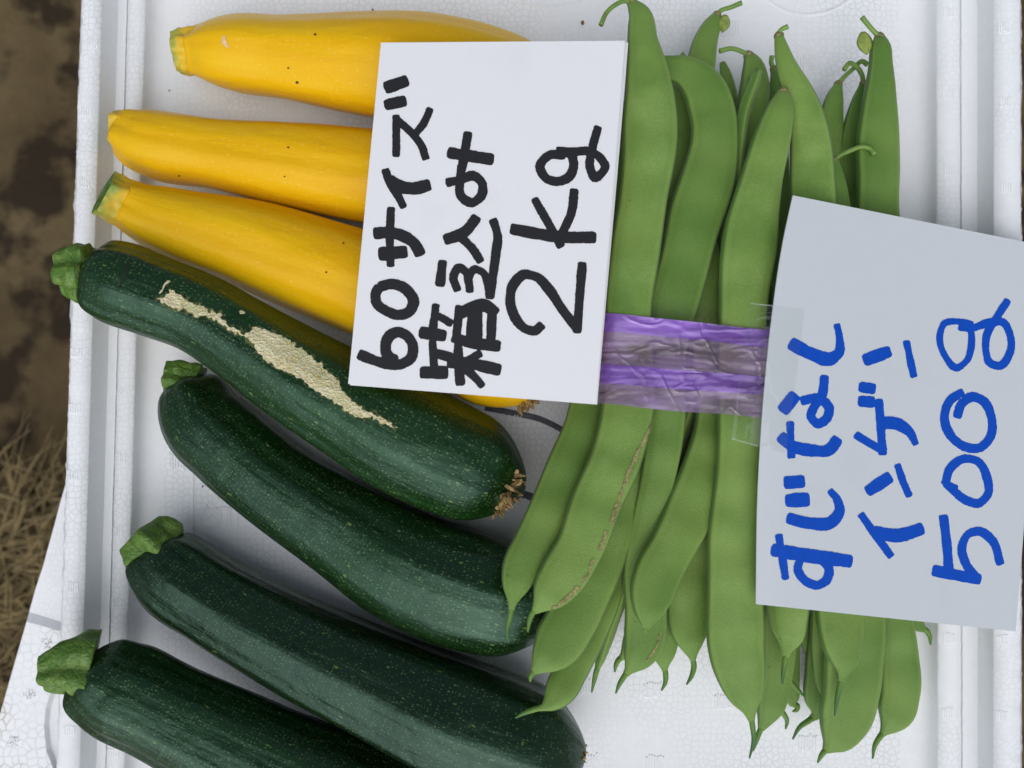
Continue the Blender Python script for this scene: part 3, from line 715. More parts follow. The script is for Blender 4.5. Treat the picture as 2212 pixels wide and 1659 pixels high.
# ------------------------------------------------------------------ flat green beans
POD_OBJS = []
def zlist(n, z3):
    t = np.linspace(0, 1, n)
    return np.interp(t, [0, 0.15, 0.45, 0.6, 1.0], [z3[0], z3[0] * 0.75 + z3[1] * 0.25, z3[1], z3[1], z3[2]]) * mm
def bean(label, pts, z3, tail, stalk=None, calyx=True, roll=0.0, thick=3.3, bract=None, seed=0, seam_scar=None, hook=None):
    """pts: (px, py, half width px) from stalk end to tip end; z3: heights in mm at stalk, middle, tip"""
    rg = random.Random(seed * 13 + 5)
    A = np.array(pts, float)
    dseg = np.concatenate([[0], np.cumsum(np.hypot(np.diff(A[:, 0]), np.diff(A[:, 1])))]); tt = dseg / dseg[-1]
    zz = np.interp(tt, [0, 0.15, 0.42, 0.58, 1.0], [z3[0], z3[0] * 0.75 + z3[1] * 0.25, z3[1], z3[1], z3[2]]) * mm
    ctrl = [(a[0], a[1], a[2], z) for a, z in zip(A, zz)]
    if tail:                              # the pod narrows into its beak
        tx, ty = tail[0]; f = 0.75 if len(tail) > 1 else 0.5
        ctrl.append((A[-1, 0] + (tx - A[-1, 0]) * f, A[-1, 1] + (ty - A[-1, 1]) * f, min(6.5, A[-1, 2] * 0.6), zz[-1]))
    nr = 130; Q = catmull(world_ctrl(ctrl), nr); Q[:, 3] = np.maximum(Q[:, 3], 0.0006)
    P = Q[:, :3]; T, S, U = frames(P)
    s = np.concatenate([[0], np.cumsum(np.linalg.norm(np.diff(P, axis=0), axis=1))]); L = s[-1]
    base = P[nr // 2].copy(); base[2] -= thick * mm
    root = empty("green_bean", base); tag(root, label, "green bean", "flat green beans in the taped bundle")
    nseg = 36; th = np.linspace(-math.pi / 2, 1.5 * math.pi, nseg + 1)
    V, UV = [], []; ph = rg.uniform(0, 6.28); rr0 = rg.uniform(-0.10, 0.10); rr1 = rg.uniform(-0.12, 0.12)
    for i in range(nr):
        u = s[i] / L; w = Q[i, 3]
        ro = roll + rr0 + (rr1 - rr0) * u + 0.05 * math.sin(u * 7 + ph)
        bul = 1 + 0.09 * math.sin(2 * math.pi * s[i] / 0.0185 + ph + 1.2 * math.sin(u * 9)) * min(1, u * 6, (1 - u) * 6)
        tk = min(thick * mm * bul, w * 0.55 + 0.0004)
        c, sn = np.cos(th), np.sin(th)
        en = min(1, u * 7, (1 - u) * 7)
        wl_ = 1 + en * (0.045 * math.sin(s[i] / 0.0075 + ph + 2 * u) + 0.06 * noise.noise(Vector((s[i] * 38, seed * 3.1, 0))))
        wr_ = 1 + en * (0.045 * math.sin(s[i] / 0.0070 + ph * 1.7 - 2 * u) + 0.06 * noise.noise(Vector((s[i] * 38, seed * 3.1, 9))))
        a = w * c * np.where(c > 0, wr_, wl_); b = tk * np.sign(sn) * (1 - np.abs(c) ** 4.2) ** 0.66
        b = b + tk * 0.16 * np.exp(-((np.abs(c) - 0.90) / 0.05) ** 2) * np.sign(sn)      # suture ridge along both edges
        cr, sr = math.cos(ro), math.sin(ro)
        a2, b2 = a * cr - b * sr, a * sr + b * cr
        V.extend((P[i] + a2[:, None] * S[i] + b2[:, None] * U[i]).tolist())
        UV.extend([(u, 0.5 + 0.5 * cc) for cc in c])
    F = grid_faces(nr, nseg + 1)
    V.append(P[0].tolist()); UV.append((0, 0.5)); k = len(V) - 1; F += [(k, j + 1, j) for j in range(nseg)]
    V.append(P[-1].tolist()); UV.append((1, 0.5)); k = len(V) - 1; a = (nr - 1) * (nseg + 1); F += [(k, a + j, a + j + 1) for j in range(nseg)]
    pod = mk("pod", V, F, M_pod, root, True, UV); POD_OBJS.append(pod)
    # curved beak at the tip
    if tail:
        z1 = zz[-1]; rows = [(A[-1, 0], A[-1, 1], 5.5, z1)]
        k = len(tail)
        for i, (x, y) in enumerate(tail):
            rows.append((x, y, [6, 4.8, 3.4, 2.2][min(3, int(i / k * 4) + (0 if k > 2 else 1))], z1 + 0.0004 * (i + 1)))
        rows[-1] = (rows[-1][0], rows[-1][1], 1.8, rows[-1][3])
        rows.insert(0, (2 * A[-1, 0] - tail[0][0] * 0.6 - A[-1, 0] * 0.4, 2 * A[-1, 1] - tail[0][1] * 0.6 - A[-1, 1] * 0.4, 4.5, z1))
        sweep("tip", catmull(world_ctrl(rows), 26), M_tip, root, 14)
    if stalk:
        z0 = zz[0]; rows = [(A[0, 0], A[0, 1], 6, z0)]
        for i, (x, y) in enumerate(stalk): rows.append((x, y, 5.0 if i < len(stalk) - 1 else 5.6, z0 + 0.0008 * (i + 1)))
        st = sweep("stalk", catmull(world_ctrl(rows), 22), M_stalk, root, 14)
    if calyx:
        z0 = zz[0]; dx, dy = A[0, 0] - A[1, 0], A[0, 1] - A[1, 1]; dl = math.hypot(dx, dy); dx /= dl; dy /= dl
        x0, y0 = A[0, 0], A[0, 1]
        rows = [(x0 - dx * 5, y0 - dy * 5, max(A[0, 2], 6) * 1.02, z0), (x0, y0, max(A[0, 2], 6) * 1.08, z0), (x0 + dx * 4, y0 + dy * 4, 8.0, z0), (x0 + dx * 8, y0 + dy * 8, 4, z0)]
        def csh(i, u, th):
            f = 1 + 0.16 * np.cos(4 * th + seed) * (1 - u) + 0.08 * np.cos(9 * th)
            return f * np.cos(th), f * np.sin(th)
        sweep("calyx", catmull(world_ctrl(rows), 10), M_calyx, root, 20, csh)
    if bract:
        bx, by, br, ba = bract; z0 = zz[0] + 0.001; V, F = [], []
        for i in range(9):
            u = i / 8; w = br * math.sin(math.pi * min(1, u * 0.92 + 0.06)) ** 0.8
            for j in range(7):
                v = j / 6 * 2 - 1
                x = bx + math.cos(ba) * (u * 2.3 - 1.1) * br - math.sin(ba) * v * w * 0.8
                y = by + math.sin(ba) * (u * 2.3 - 1.1) * br + math.cos(ba) * v * w * 0.8
                p = at(x, y, z0 + 0.0012 * (1 - v * v) + 0.0003 * math.cos(v * 9)); V.append(p)
        o = mk("bract", V, grid_faces(9, 7), M_bract, root)
        md = o.modifiers.new("thick", 'SOLIDIFY'); md.thickness = 0.0004
    if seam_scar:
        tr = bvh_of([pod])
        for sp_ in seam_scar: drape("seam_scar", sp_, tr, M_seam, root, 1.6, 0.00022, lambda x, y: 0.0002 * noise.noise(Vector((x * 0.5, y * 0.5, 0))), 4)
    return root

bean("long wide bean on top beside the black-lettered card, brown seam scar near its tip",
     [(1362, 4, 9), (1380, 30, 24), (1388, 90, 34), (1399, 160, 50), (1405, 250, 59), (1401, 340, 58), (1388, 440, 55), (1370, 550, 52), (1358, 660, 52), (1356, 760, 54), (1358, 880, 56), (1332, 985, 58), (1288, 1085, 53), (1254, 1180, 52), (1212, 1248, 52), (1180, 1290, 36), (1162, 1312, 14)],
     (36, 38, 50), [(1150, 1325), (1143, 1345), (1140, 1366)], [(1352, 2), (1330, 10), (1310, 28), (1298, 54)], seed=1,
     seam_scar=[Z(5, [(2045, 1080), (2055, 1085), (2010, 1200), (1960, 1300), (1900, 1440), (1860, 1540), (1820, 1659), (1790, 1659), (1840, 1540), (1880, 1420), (1940, 1280)]), Z(8, [(1850, 0), (1800, 130), (1780, 125), (1815, 0)]), Z(8, [(1780, 170), (1730, 290), (1705, 290), (1755, 165)]), Z(8, [(1690, 350), (1655, 440), (1620, 500), (1600, 490), (1640, 430), (1668, 340)]), Z(8, [(1600, 520), (1560, 575), (1490, 625), (1415, 668), (1410, 655), (1480, 605), (1540, 550), (1580, 505)])])
bean("broad bean with a bent neck on top, hooking behind the bean beside the card",
     [(1405, 140, 20), (1440, 147, 26), (1478, 155, 34), (1515, 185, 46), (1538, 240, 54), (1542, 300, 54), (1528, 390, 58), (1500, 480, 60), (1480, 560, 58), (1455, 650, 54), (1440, 760, 46), (1440, 900, 38), (1428, 1000, 38), (1405, 1110, 40), (1392, 1220, 44), (1396, 1320, 46), (1390, 1390, 44), (1370, 1430, 26), (1358, 1448, 10)],
     (29, 32, 33), [(1348, 1462), (1338, 1478), (1330, 1498)], None, False, seed=2,
     seam_scar=[Z(8, [(2105, 800), (2112, 820), (2090, 880), (2060, 940), (2020, 985), (2005, 985), (2050, 930), (2080, 870)])])
bean("wide bean whose blunt tip hangs lowest in the middle of the bundle, beside the tape",
     [(1470, 128, 10), (1474, 160, 22), (1480, 230, 30), (1480, 330, 32), (1490, 450, 34), (1520, 560, 36), (1522, 660, 38), (1535, 760, 44), (1552, 880, 50), (1534, 985, 54), (1496, 1090, 54), (1452, 1180, 53), (1420, 1240, 54), (1404, 1295, 45), (1397, 1335, 24), (1395, 1352, 10)],
     (15, 25, 44), [(1394, 1360), (1396, 1368)], [(1472, 122), (1478, 116)], seed=3)
bean("broad bean running up to the blue-lettered sign, blunt stalkless top and long hooked tip",
     [(1691, 196, 10), (1687, 225, 26), (1675, 270, 36), (1652, 360, 47), (1632, 450, 55), (1617, 550, 60), (1606, 650, 58), (1602, 760, 54), (1606, 860, 53), (1604, 960, 55), (1598, 1090, 57), (1590, 1200, 59), (1586, 1300, 59), (1590, 1390, 59), (1600, 1450, 54), (1612, 1510, 34), (1620, 1540, 13)],
     (36, 38, 38), [(1625, 1565), (1628, 1595), (1619, 1638)], None, True, seed=4)
bean("outermost bean on the zucchini side, its pointed tip on the speckled zucchini",
     [(1352, 225, 8), (1346, 260, 20), (1340, 340, 30), (1330, 450, 34), (1315, 600, 36), (1296, 740, 38), (1270, 870, 40), (1258, 930, 42), (1226, 1010, 45), (1188, 1095, 45), (1152, 1175, 44), (1124, 1232, 40), (1112, 1275, 26), (1107, 1302, 10)],
     (22, 29, 48), [(1103, 1325), (1096, 1357), (1098, 1388)], None, True, seed=5)
bean("bean with a rounded lower end below the scarred seam, tail hanging past the zucchini",
     [(1549, 32, 9), (1540, 50, 18), (1524, 90, 27), (1514, 140, 32), (1505, 220, 34), (1490, 340, 34), (1465, 500, 38), (1435, 660, 42), (1405, 800, 45), (1385, 920, 48), (1352, 1050, 52), (1312, 1160, 54), (1274, 1250, 56), (1234, 1340, 58), (1196, 1402, 50), (1170, 1432, 28), (1158, 1446, 12)],
     (14, 23, 43), [(1150, 1455), (1146, 1463), (1145, 1473)], [(1556, 24), (1578, 16), (1602, 6)], True, seed=6, bract=(1564, 50, 17, 1.75))
bean("bean with a pale stalk pointing sideways, second layer under the blunt-topped bean",
     [(1616, 118, 10), (1624, 135, 20), (1630, 175, 31), (1624, 240, 36), (1612, 330, 38), (1592, 500, 38), (1560, 750, 38), (1530, 950, 38), (1502, 1100, 40), (1488, 1220, 46), (1486, 1310, 48), (1489, 1370, 38), (1494, 1408, 16), (1496, 1420, 8)],
     (20, 18, 26), [(1499, 1440), (1494, 1460), (1483, 1479)], [(1606, 113), (1582, 105), (1555, 110)], seed=7)
bean("slim bean seen edge-on, its rounded end rising beside a paler bean",
     [(1636, 152, 12), (1632, 172, 15), (1620, 205, 17), (1606, 250, 19), (1597, 320, 20), (1588, 420, 21), (1560, 620, 22), (1500, 850, 22), (1430, 1050, 23), (1372, 1200, 24), (1345, 1275, 24), (1325, 1330, 23), (1306, 1390, 20), (1293, 1436, 9)],
     (29, 20, 30), [(1289, 1448), (1284, 1468), (1278, 1496)], None, False, roll=1.1, seed=8, thick=5.5)
bean("bean lying lowest beside the zucchini ends, tail stretched over the blackish zucchini",
     [(1560, 135, 6), (1566, 155, 11), (1574, 190, 15), (1575, 300, 18), (1550, 500, 22), (1480, 800, 25), (1400, 1050, 28), (1330, 1230, 32), (1275, 1370, 34), (1236, 1445, 36), (1206, 1497, 32), (1186, 1520, 18), (1176, 1527, 9)],
     (9, 9, 45), [(1155, 1532), (1132, 1540), (1113, 1551)], None, False, seed=9, roll=-0.25)
bean("bean with a thick edge seam, twisting from a narrow neck down under the sign's corner",
     [(1682, 76, 9), (1687, 100, 14), (1698, 140, 21), (1724, 205, 32), (1745, 275, 39), (1755, 350, 45), (1757, 440, 47), (1750, 600, 46), (1735, 850, 44), (1715, 1100, 43), (1703, 1250, 43), (1702, 1330, 41), (1704, 1380, 28), (1699, 1404, 12)],
     (33, 35, 32), [(1696, 1425), (1692, 1450), (1690, 1478)], [(1686, 66), (1702, 57)], True, seed=10, roll=-0.35)
bean("dull bean between two larger tips, half covered, below the sign's lower corner",
     [(1672, 150, 7), (1677, 175, 14), (1676, 220, 18), (1680, 400, 25), (1690, 700, 30), (1690, 1000, 34), (1684, 1250, 38), (1680, 1390, 38), (1673, 1470, 36), (1661, 1530, 30), (1650, 1560, 14)],
     (14, 22, 24), [(1641, 1580), (1634, 1600), (1627, 1622)], [(1668, 120), (1666, 135)][::-1], True, seed=11)
bean("short-necked bean with a long curling stalk, standing behind the sign",
     [(1811, 182, 8), (1804, 205, 17), (1797, 245, 24), (1796, 310, 27), (1803, 380, 27), (1805, 600, 27), (1795, 900, 26), (1780, 1150, 24), (1776, 1330, 23), (1776, 1420, 23), (1782, 1490, 14)],
     (14, 15, 15), [(1786, 1510), (1788, 1530)], [(1822, 168), (1846, 146), (1862, 132), (1874, 140)], seed=12)
bean("dark narrow bean with a bent stalk, beside the outermost wide bean above the sign",
     [(1865, 182, 8), (1858, 215, 17), (1848, 260, 23), (1836, 340, 27), (1828, 430, 28), (1820, 700, 28), (1800, 1000, 28), (1780, 1300, 28), (1770, 1450, 30), (1765, 1515, 26), (1762, 1545, 10)],
     (17, 11, 7), [(1748, 1556), (1728, 1570), (1712, 1597)], [(1862, 162), (1848, 142), (1836, 136), (1824, 150)], seed=13)
bean("wide outermost bean above the sign with a pale leafy bract at its top",
     [(1899, 78, 10), (1901, 95, 19), (1902, 140, 25), (1900, 215, 36), (1896, 310, 45), (1896, 430, 48), (1890, 700, 52), (1875, 1000, 56), (1858, 1250, 60), (1846, 1400, 64), (1838, 1490, 65), (1822, 1560, 56), (1800, 1602, 30), (1788, 1616, 12)],
     (27, 27, 21), [(1780, 1624), (1773, 1634), (1766, 1648)], [(1888, 68), (1874, 52), (1862, 37)], seed=14, bract=(1868, 92, 22, 1.4))
bean("bean laid over a wider one at the lower sign edge, thin tail pointing down",
     [(1840, 400, 9), (1838, 440, 22), (1832, 600, 34), (1825, 900, 42), (1818, 1150, 50), (1815, 1300, 54), (1817, 1380, 48), (1821, 1430, 30), (1819, 1456, 11)],
     (16, 24, 29), [(1814, 1480), (1808, 1510), (1803, 1547)], None, False, seed=15)
bean("outermost bean below the sign, its tip hooking inward next to the wide one",
     [(1850, 410, 8), (1855, 440, 20), (1880, 700, 32), (1905, 1000, 36), (1925, 1280, 40), (1941, 1420, 41), (1943, 1495, 41), (1932, 1545, 36), (1918, 1570, 18), (1910, 1580, 9)],
     (10, 15, 15), [(1902, 1590), (1890, 1610), (1885, 1639)], None, False, seed=16)
bean("bean mostly hidden by the sign, only a hooked tip showing on the tray",
     [(1850, 500, 9), (1880, 700, 24), (1915, 950, 28), (1942, 1150, 30), (1962, 1290, 32), (1975, 1340, 26), (1990, 1356, 10)],
     (6, 6, 6), [(2001, 1362), (2008, 1374), (2010, 1393)], None, False, seed=17)
bean("small lowest bean end with a pale tail in the gap below the sign's edge",
     [(1760, 450, 8), (1755, 600, 20), (1748, 900, 22), (1738, 1200, 20), (1735, 1320, 15), (1740, 1380, 13), (1744, 1408, 7)],
     (6, 6, 6), [(1747, 1424), (1750, 1442)], None, False, seed=18)
bean("bean tip curling out just beneath the bean with the short seam scar",
     [(1500, 300, 8), (1500, 450, 22), (1490, 700, 26), (1470, 1000, 28), (1448, 1250, 32), (1438, 1370, 30), (1434, 1430, 16), (1435, 1440, 9)],
     (9, 10, 20), [(1438, 1458), (1437, 1474), (1429, 1492)], None, False, seed=19)
bean("hidden bean whose tiny dark tail peeps out left of the short seam scar",
     [(1440, 300, 8), (1440, 450, 20), (1430, 700, 24), (1415, 1000, 26), (1395, 1250, 28), (1375, 1370, 26), (1352, 1412, 14), (1345, 1418, 8)],
     (6, 8, 14), [(1336, 1426), (1330, 1438), (1328, 1452)], None, False, seed=20)
bean("lowest bean end with a blunt curled tail below the dull half-covered bean",
     [(1725, 430, 8), (1728, 600, 20), (1725, 900, 22), (1715, 1200, 22), (1708, 1400, 20), (1708, 1480, 18), (1712, 1515, 12), (1714, 1522, 7)],
     (5, 5, 5), [(1722, 1524), (1721, 1533), (1712, 1537)], None, False, seed=21)
bean("hidden bean showing only a small green hook beside the dull half-covered bean",
     [(1640, 500, 8), (1645, 700, 22), (1650, 1000, 24), (1655, 1300, 26), (1664, 1450, 24), (1676, 1515, 14), (1681, 1528, 8)],
     (6, 7, 10), [(1691, 1540), (1700, 1556), (1697, 1575)], None, False, seed=22)
bean("hidden bean showing only a thin straight dark tail under the sign's lower corner",
     [(1700, 500, 8), (1700, 700, 18), (1698, 1000, 20), (1696, 1300, 20), (1698, 1420, 14), (1704, 1465, 8)],
     (10, 12, 12), [(1714, 1480), (1725, 1492), (1737, 1504)], None, False, seed=23)
bean("shaded bean with a pale yellow stalk lying across its wide neighbour above the sign",
     [(1802, 345, 8), (1806, 380, 16), (1815, 450, 22), (1820, 700, 26), (1815, 1000, 26), (1800, 1250, 22), (1795, 1300, 10)],
     (28, 20, 12), None, [(1814, 336), (1838, 325), (1862, 317), (1880, 322), (1889, 334)], seed=24)

# ------------------------------------------------------------------ purple tape round the bundle
def hull2(pts):
    pts = sorted(set((round(a, 6), round(b, 6)) for a, b in pts))
    def half(ps):
        h = []
        for p in ps:
            while len(h) > 1 and (h[-1][0]-h[-2][0])*(p[1]-h[-2][1]) - (h[-1][1]-h[-2][1])*(p[0]-h[-2][0]) <= 0: h.pop()
            h.append(p)
        return h
    a = half(pts); b = half(pts[::-1]); return a[:-1] + b[:-1]
PODV = np.concatenate([np.array([v.co[:] for v in o.data.vertices]) for o in POD_OBJS])
def tape():
    A0, A1 = at(1300, 680, 0.042), at(1662, 714, 0.042); B0, B1 = at(1292, 874, 0.042), at(1640, 901, 0.042)
    a = ((A1 - A0) + (B1 - B0)); a.z = 0; a.normalize(); b = Vector((a.y, -a.x, 0))   # b points down the picture
    o = (A0 + B0) / 2
    NV, NA = 46, 420
    def lim(v): 
        return ((A0 - o).dot(b) + (A1 - o).dot(b)) / 2 * (1 - v) + ((B0 - o).dot(b) + (B1 - o).dot(b)) / 2 * v
    rel = PODV - np.array(o); sa = rel @ np.array(a); sb = rel @ np.array(b); zz = PODV[:, 2]
    t0, t1 = lim(0), lim(1)
    cen_s = None; rad = np.zeros((NV, NA)); ang = np.linspace(-math.pi / 2, 1.5 * math.pi, NA + 1)[:-1]
    allm = (sb > t0) & (sb < t1); cs = (sa[allm].min() + sa[allm].max()) / 2; cz = 0.020
    for k in range(NV):
        tv = t0 + (t1 - t0) * k / (NV - 1); m = np.abs(sb - tv) < 0.0035
        H = hull2(list(zip(sa[m].tolist(), zz[m].tolist())))
        H = np.array(H) - np.array([cs, cz]); n = len(H)
        for i, an in enumerate(ang):
            dx, dz = math.cos(an), math.sin(an); best = 0
            P = H; D = np.roll(H, -1, axis=0) - H
            det = dx * (-D[:, 1]) + dz * D[:, 0]
            with np.errstate(divide='ignore', invalid='ignore'):
                r = (P[:, 0] * (-D[:, 1]) + P[:, 1] * D[:, 0]) / det
                w = (dx * P[:, 1] - dz * P[:, 0]) / det
            ok = (r > 0) & (w >= -1e-6) & (w <= 1 + 1e-6); best = r[ok].max() if ok.any() else 0.02
            rad[k, i] = best
    for _ in range(4):
        q = rad.copy(); q[1:-1] = (rad[:-2] + rad[1:-1] + rad[2:]) / 3; rad = q
        rad = (np.roll(rad, 1, 1) + rad * 2 + np.roll(rad, -1, 1)) / 4
    root = empty("binding_tape", Vector((o.x, o.y, 0.001)) + a * cs)
    tag(root, "crinkled translucent purple plastic tape wrapped round the bean bundle", "tape")
    def band(name, v0, v1, lift, mat, n, wr=1.0, sag=0.0):
        V = []; 
        for k in range(n):
            v = v0 + (v1 - v0) * k / (n - 1); f = v * (NV - 1); i0 = min(int(f), NV - 2); fr = f - i0
            rr = rad[i0] * (1 - fr) + rad[i0 + 1] * fr
            for i, an in enumerate(ang):
                ss = math.cos(an) * rr[i]; 
                w = noise.noise(Vector((ss * 90, v * 9, 2.0))) * 0.00035 + (0.5 - abs(noise.noise(Vector((ss * 60 + 2, v * 14 + ss * 40, 5.0))))) * 0.0007
                r = rr[i] + lift + max(0, w) * wr
                tv = t0 + (t1 - t0) * v + 0.0004 * noise.noise(Vector((ss * 50, v * 3, 9)))
                # tape runs slightly aslant, as its edges do
                sl = sag * ss
                z = max(cz + math.sin(an) * r, 0.0006)
                V.append(o + a * (cs + math.cos(an) * r) + b * (tv + sl) + Vector((0, 0, z - o.z)))
        F = []
        for k in range(n - 1):
            for i in range(NA):
                j = (i + 1) % NA; F.append((k * NA + i, k * NA + j, (k + 1) * NA + j, (k + 1) * NA + i))
        return mk(name, V, F, mat, root)
    band("tape_band", 0.0, 1.0, 0.0003, M_tape, 60, 1.0)
    band("folded_edge", 0.0, 0.20, 0.00065, M_tape2, 14, 1.0, 0.02)
    band("folded_strip", 0.53, 0.74, 0.00065, M_tape2, 14, 1.0, -0.01)
tape()

# ------------------------------------------------------------------ cards with hand lettering
def card1_z(px, py):
    u = (px - 780) / 550; v = (py - 90) / 760
    return 0.0478 + 0.0046 * v - 0.0012 * u + 0.0011 * math.sin(3.1 * u + 0.4) * math.cos(2.2 * v) + 0.0016 * max(0, u - 0.6) ** 2
def card2_z(px, py):
    u = (px - 1650) / 560; v = (py - 420) / 900
    return 0.0478 - 0.0185 * u - 0.0022 * u * v - 0.0014 * math.exp(-max(u + 0.02, 0) * 14)
def sheet(name, left, right, zf, mat, parent, thick=0.0005, n=36, dz=0.0):
    """left / right: picture polylines top to bottom"""
    Lp = catmull(np.array([(x, y, 0.0) for x, y in left]), n); Rp = catmull(np.array([(x, y, 0.0) for x, y in right]), n)
    V = []
    for i in range(n):
        for j in range(n):
            q = Lp[i, :2] * (1 - j / (n - 1)) + Rp[i, :2] * (j / (n - 1))
            V.append(at(q[0], q[1], zf(q[0], q[1]) + dz))
    F = [f[::-1] for f in grid_faces(n, n)]
    o = mk(name, V, F, mat, parent, smooth=False)
    md = o.modifiers.new("thickness", 'SOLIDIFY'); md.thickness = thick; md.offset = -1
    return o
def ink(name, strokes, zf, mat, parent, step=1.15, seed=0, lift=0.00012):
    """felt-tip strokes merged into one flat shape: distance field -> marching squares. stroke: rows (px, py, width px)"""
    segs = []
    for st in strokes:
        P = np.array(st, float)
        if len(P) > 2:
            Q = catmull(np.column_stack([P[:, :2], np.zeros(len(P)), P[:, 2]]), max(8, int(len(P) * 7))); Q = Q[:, [0, 1, 3]]
        else: Q = P.copy()
        d0 = Q[0, :2] - Q[1, :2]; d0 /= np.linalg.norm(d0) + 1e-9; d1 = Q[-1, :2] - Q[-2, :2]; d1 /= np.linalg.norm(d1) + 1e-9
        # pull the ends in by most of the nib so that the square cap lands on the given end
        def pull(Q, rev):
            if rev: Q = Q[::-1]
            need = Q[0, 2] * 0.5 * 0.85
            tot = np.linalg.norm(np.diff(Q[:, :2], axis=0), axis=1).sum()
            need = min(need, tot * 0.45)
            while len(Q) > 2:
                L = np.linalg.norm(Q[1, :2] - Q[0, :2])
                if L > need: break
                need -= L; Q = Q[1:]
            L = np.linalg.norm(Q[1, :2] - Q[0, :2]); Q = Q.copy(); Q[0] = Q[0] + (Q[1] - Q[0]) * min(need / max(L, 1e-6), 0.95)
            return Q[::-1] if rev else Q
        Q = pull(pull(Q, False), True)
        if len(Q) == 2: Q = catmull(np.column_stack([Q[:, :2], np.zeros(2), Q[:, 2]]), 8)[:, [0, 1, 3]]
        for i in range(len(Q)): Q[i, 2] *= 1 + 0.16 * noise.noise(Vector((Q[i, 0] * 0.035, Q[i, 1] * 0.035, seed * 2.7)))
        for i in range(len(Q) - 1): segs.append((Q[i], Q[i + 1]))
    allp = np.array([p for s in segs for p in s]); mw = allp[:, 2].max()
    x0, y0 = allp[:, 0].min() - mw, allp[:, 1].min() - mw; x1, y1 = allp[:, 0].max() + mw, allp[:, 1].max() + mw
    nx, ny = int((x1 - x0) / step) + 2, int((y1 - y0) / step) + 2
    X, Y = np.meshgrid(x0 + np.arange(nx) * step, y0 + np.arange(ny) * step)
    D = np.full(X.shape, 1e9)
    for p, q in segs:
        dx, dy = q[0] - p[0], q[1] - p[1]; l = math.hypot(dx, dy) + 1e-9; ux, uy = dx / l, dy / l
        t = (X - p[0]) * ux + (Y - p[1]) * uy; tc = np.clip(t, 0, l)
        a = np.abs(t - tc); b = np.abs(-(X - p[0]) * uy + (Y - p[1]) * ux); w = (p[2] + (q[2] - p[2]) * tc / l) / 2
        D = np.minimum(D, (a ** 4 + b ** 4) ** (1 / 4) - w)
    for j in range(ny):
        for i in range(nx):
            if abs(D[j, i]) < 4: D[j, i] += 0.9 * noise.noise(Vector((X[j, i] * 0.16, Y[j, i] * 0.16, seed))) + 0.5 * noise.noise(Vector((X[j, i] * 0.6, Y[j, i] * 0.6, seed + 3.0)))
    V, F, vi = [], [], {}
    def gv(i, j):
        k = (i, j)
        if k not in vi:
            x, y = X[j, i], Y[j, i]; V.append(at(x, y, zf(x, y) + lift)); vi[k] = len(V) - 1
        return vi[k]
    def ev(i, j, k, l):
        key = (min((i, j), (k, l)), max((i, j), (k, l)))
        if key not in vi:
            a, b = D[j, i], D[l, k]; t = a / (a - b); x = X[j, i] + (X[l, k] - X[j, i]) * t; y = Y[j, i] + (Y[l, k] - Y[j, i]) * t
            V.append(at(x, y, zf(x, y) + lift)); vi[key] = len(V) - 1
        return vi[key]
    inside = D < 0
    for j in range(ny - 1):
        for i in range(nx - 1):
            c = [(i, j), (i, j + 1), (i + 1, j + 1), (i + 1, j)]; ins = [inside[q[1], q[0]] for q in c]
            if not any(ins): continue
            if all(ins): F.append(tuple(gv(*q) for q in c)); continue
            poly = []
            for k in range(4):
                p, q = c[k], c[(k + 1) % 4]
                if ins[k]: poly.append(gv(*p))
                if ins[k] != ins[(k + 1) % 4]: poly.append(ev(p[0], p[1], q[0], q[1]))
            if len(poly) > 2: F.append(tuple(poly))
    return mk(name, V, F, mat, parent, smooth=False)

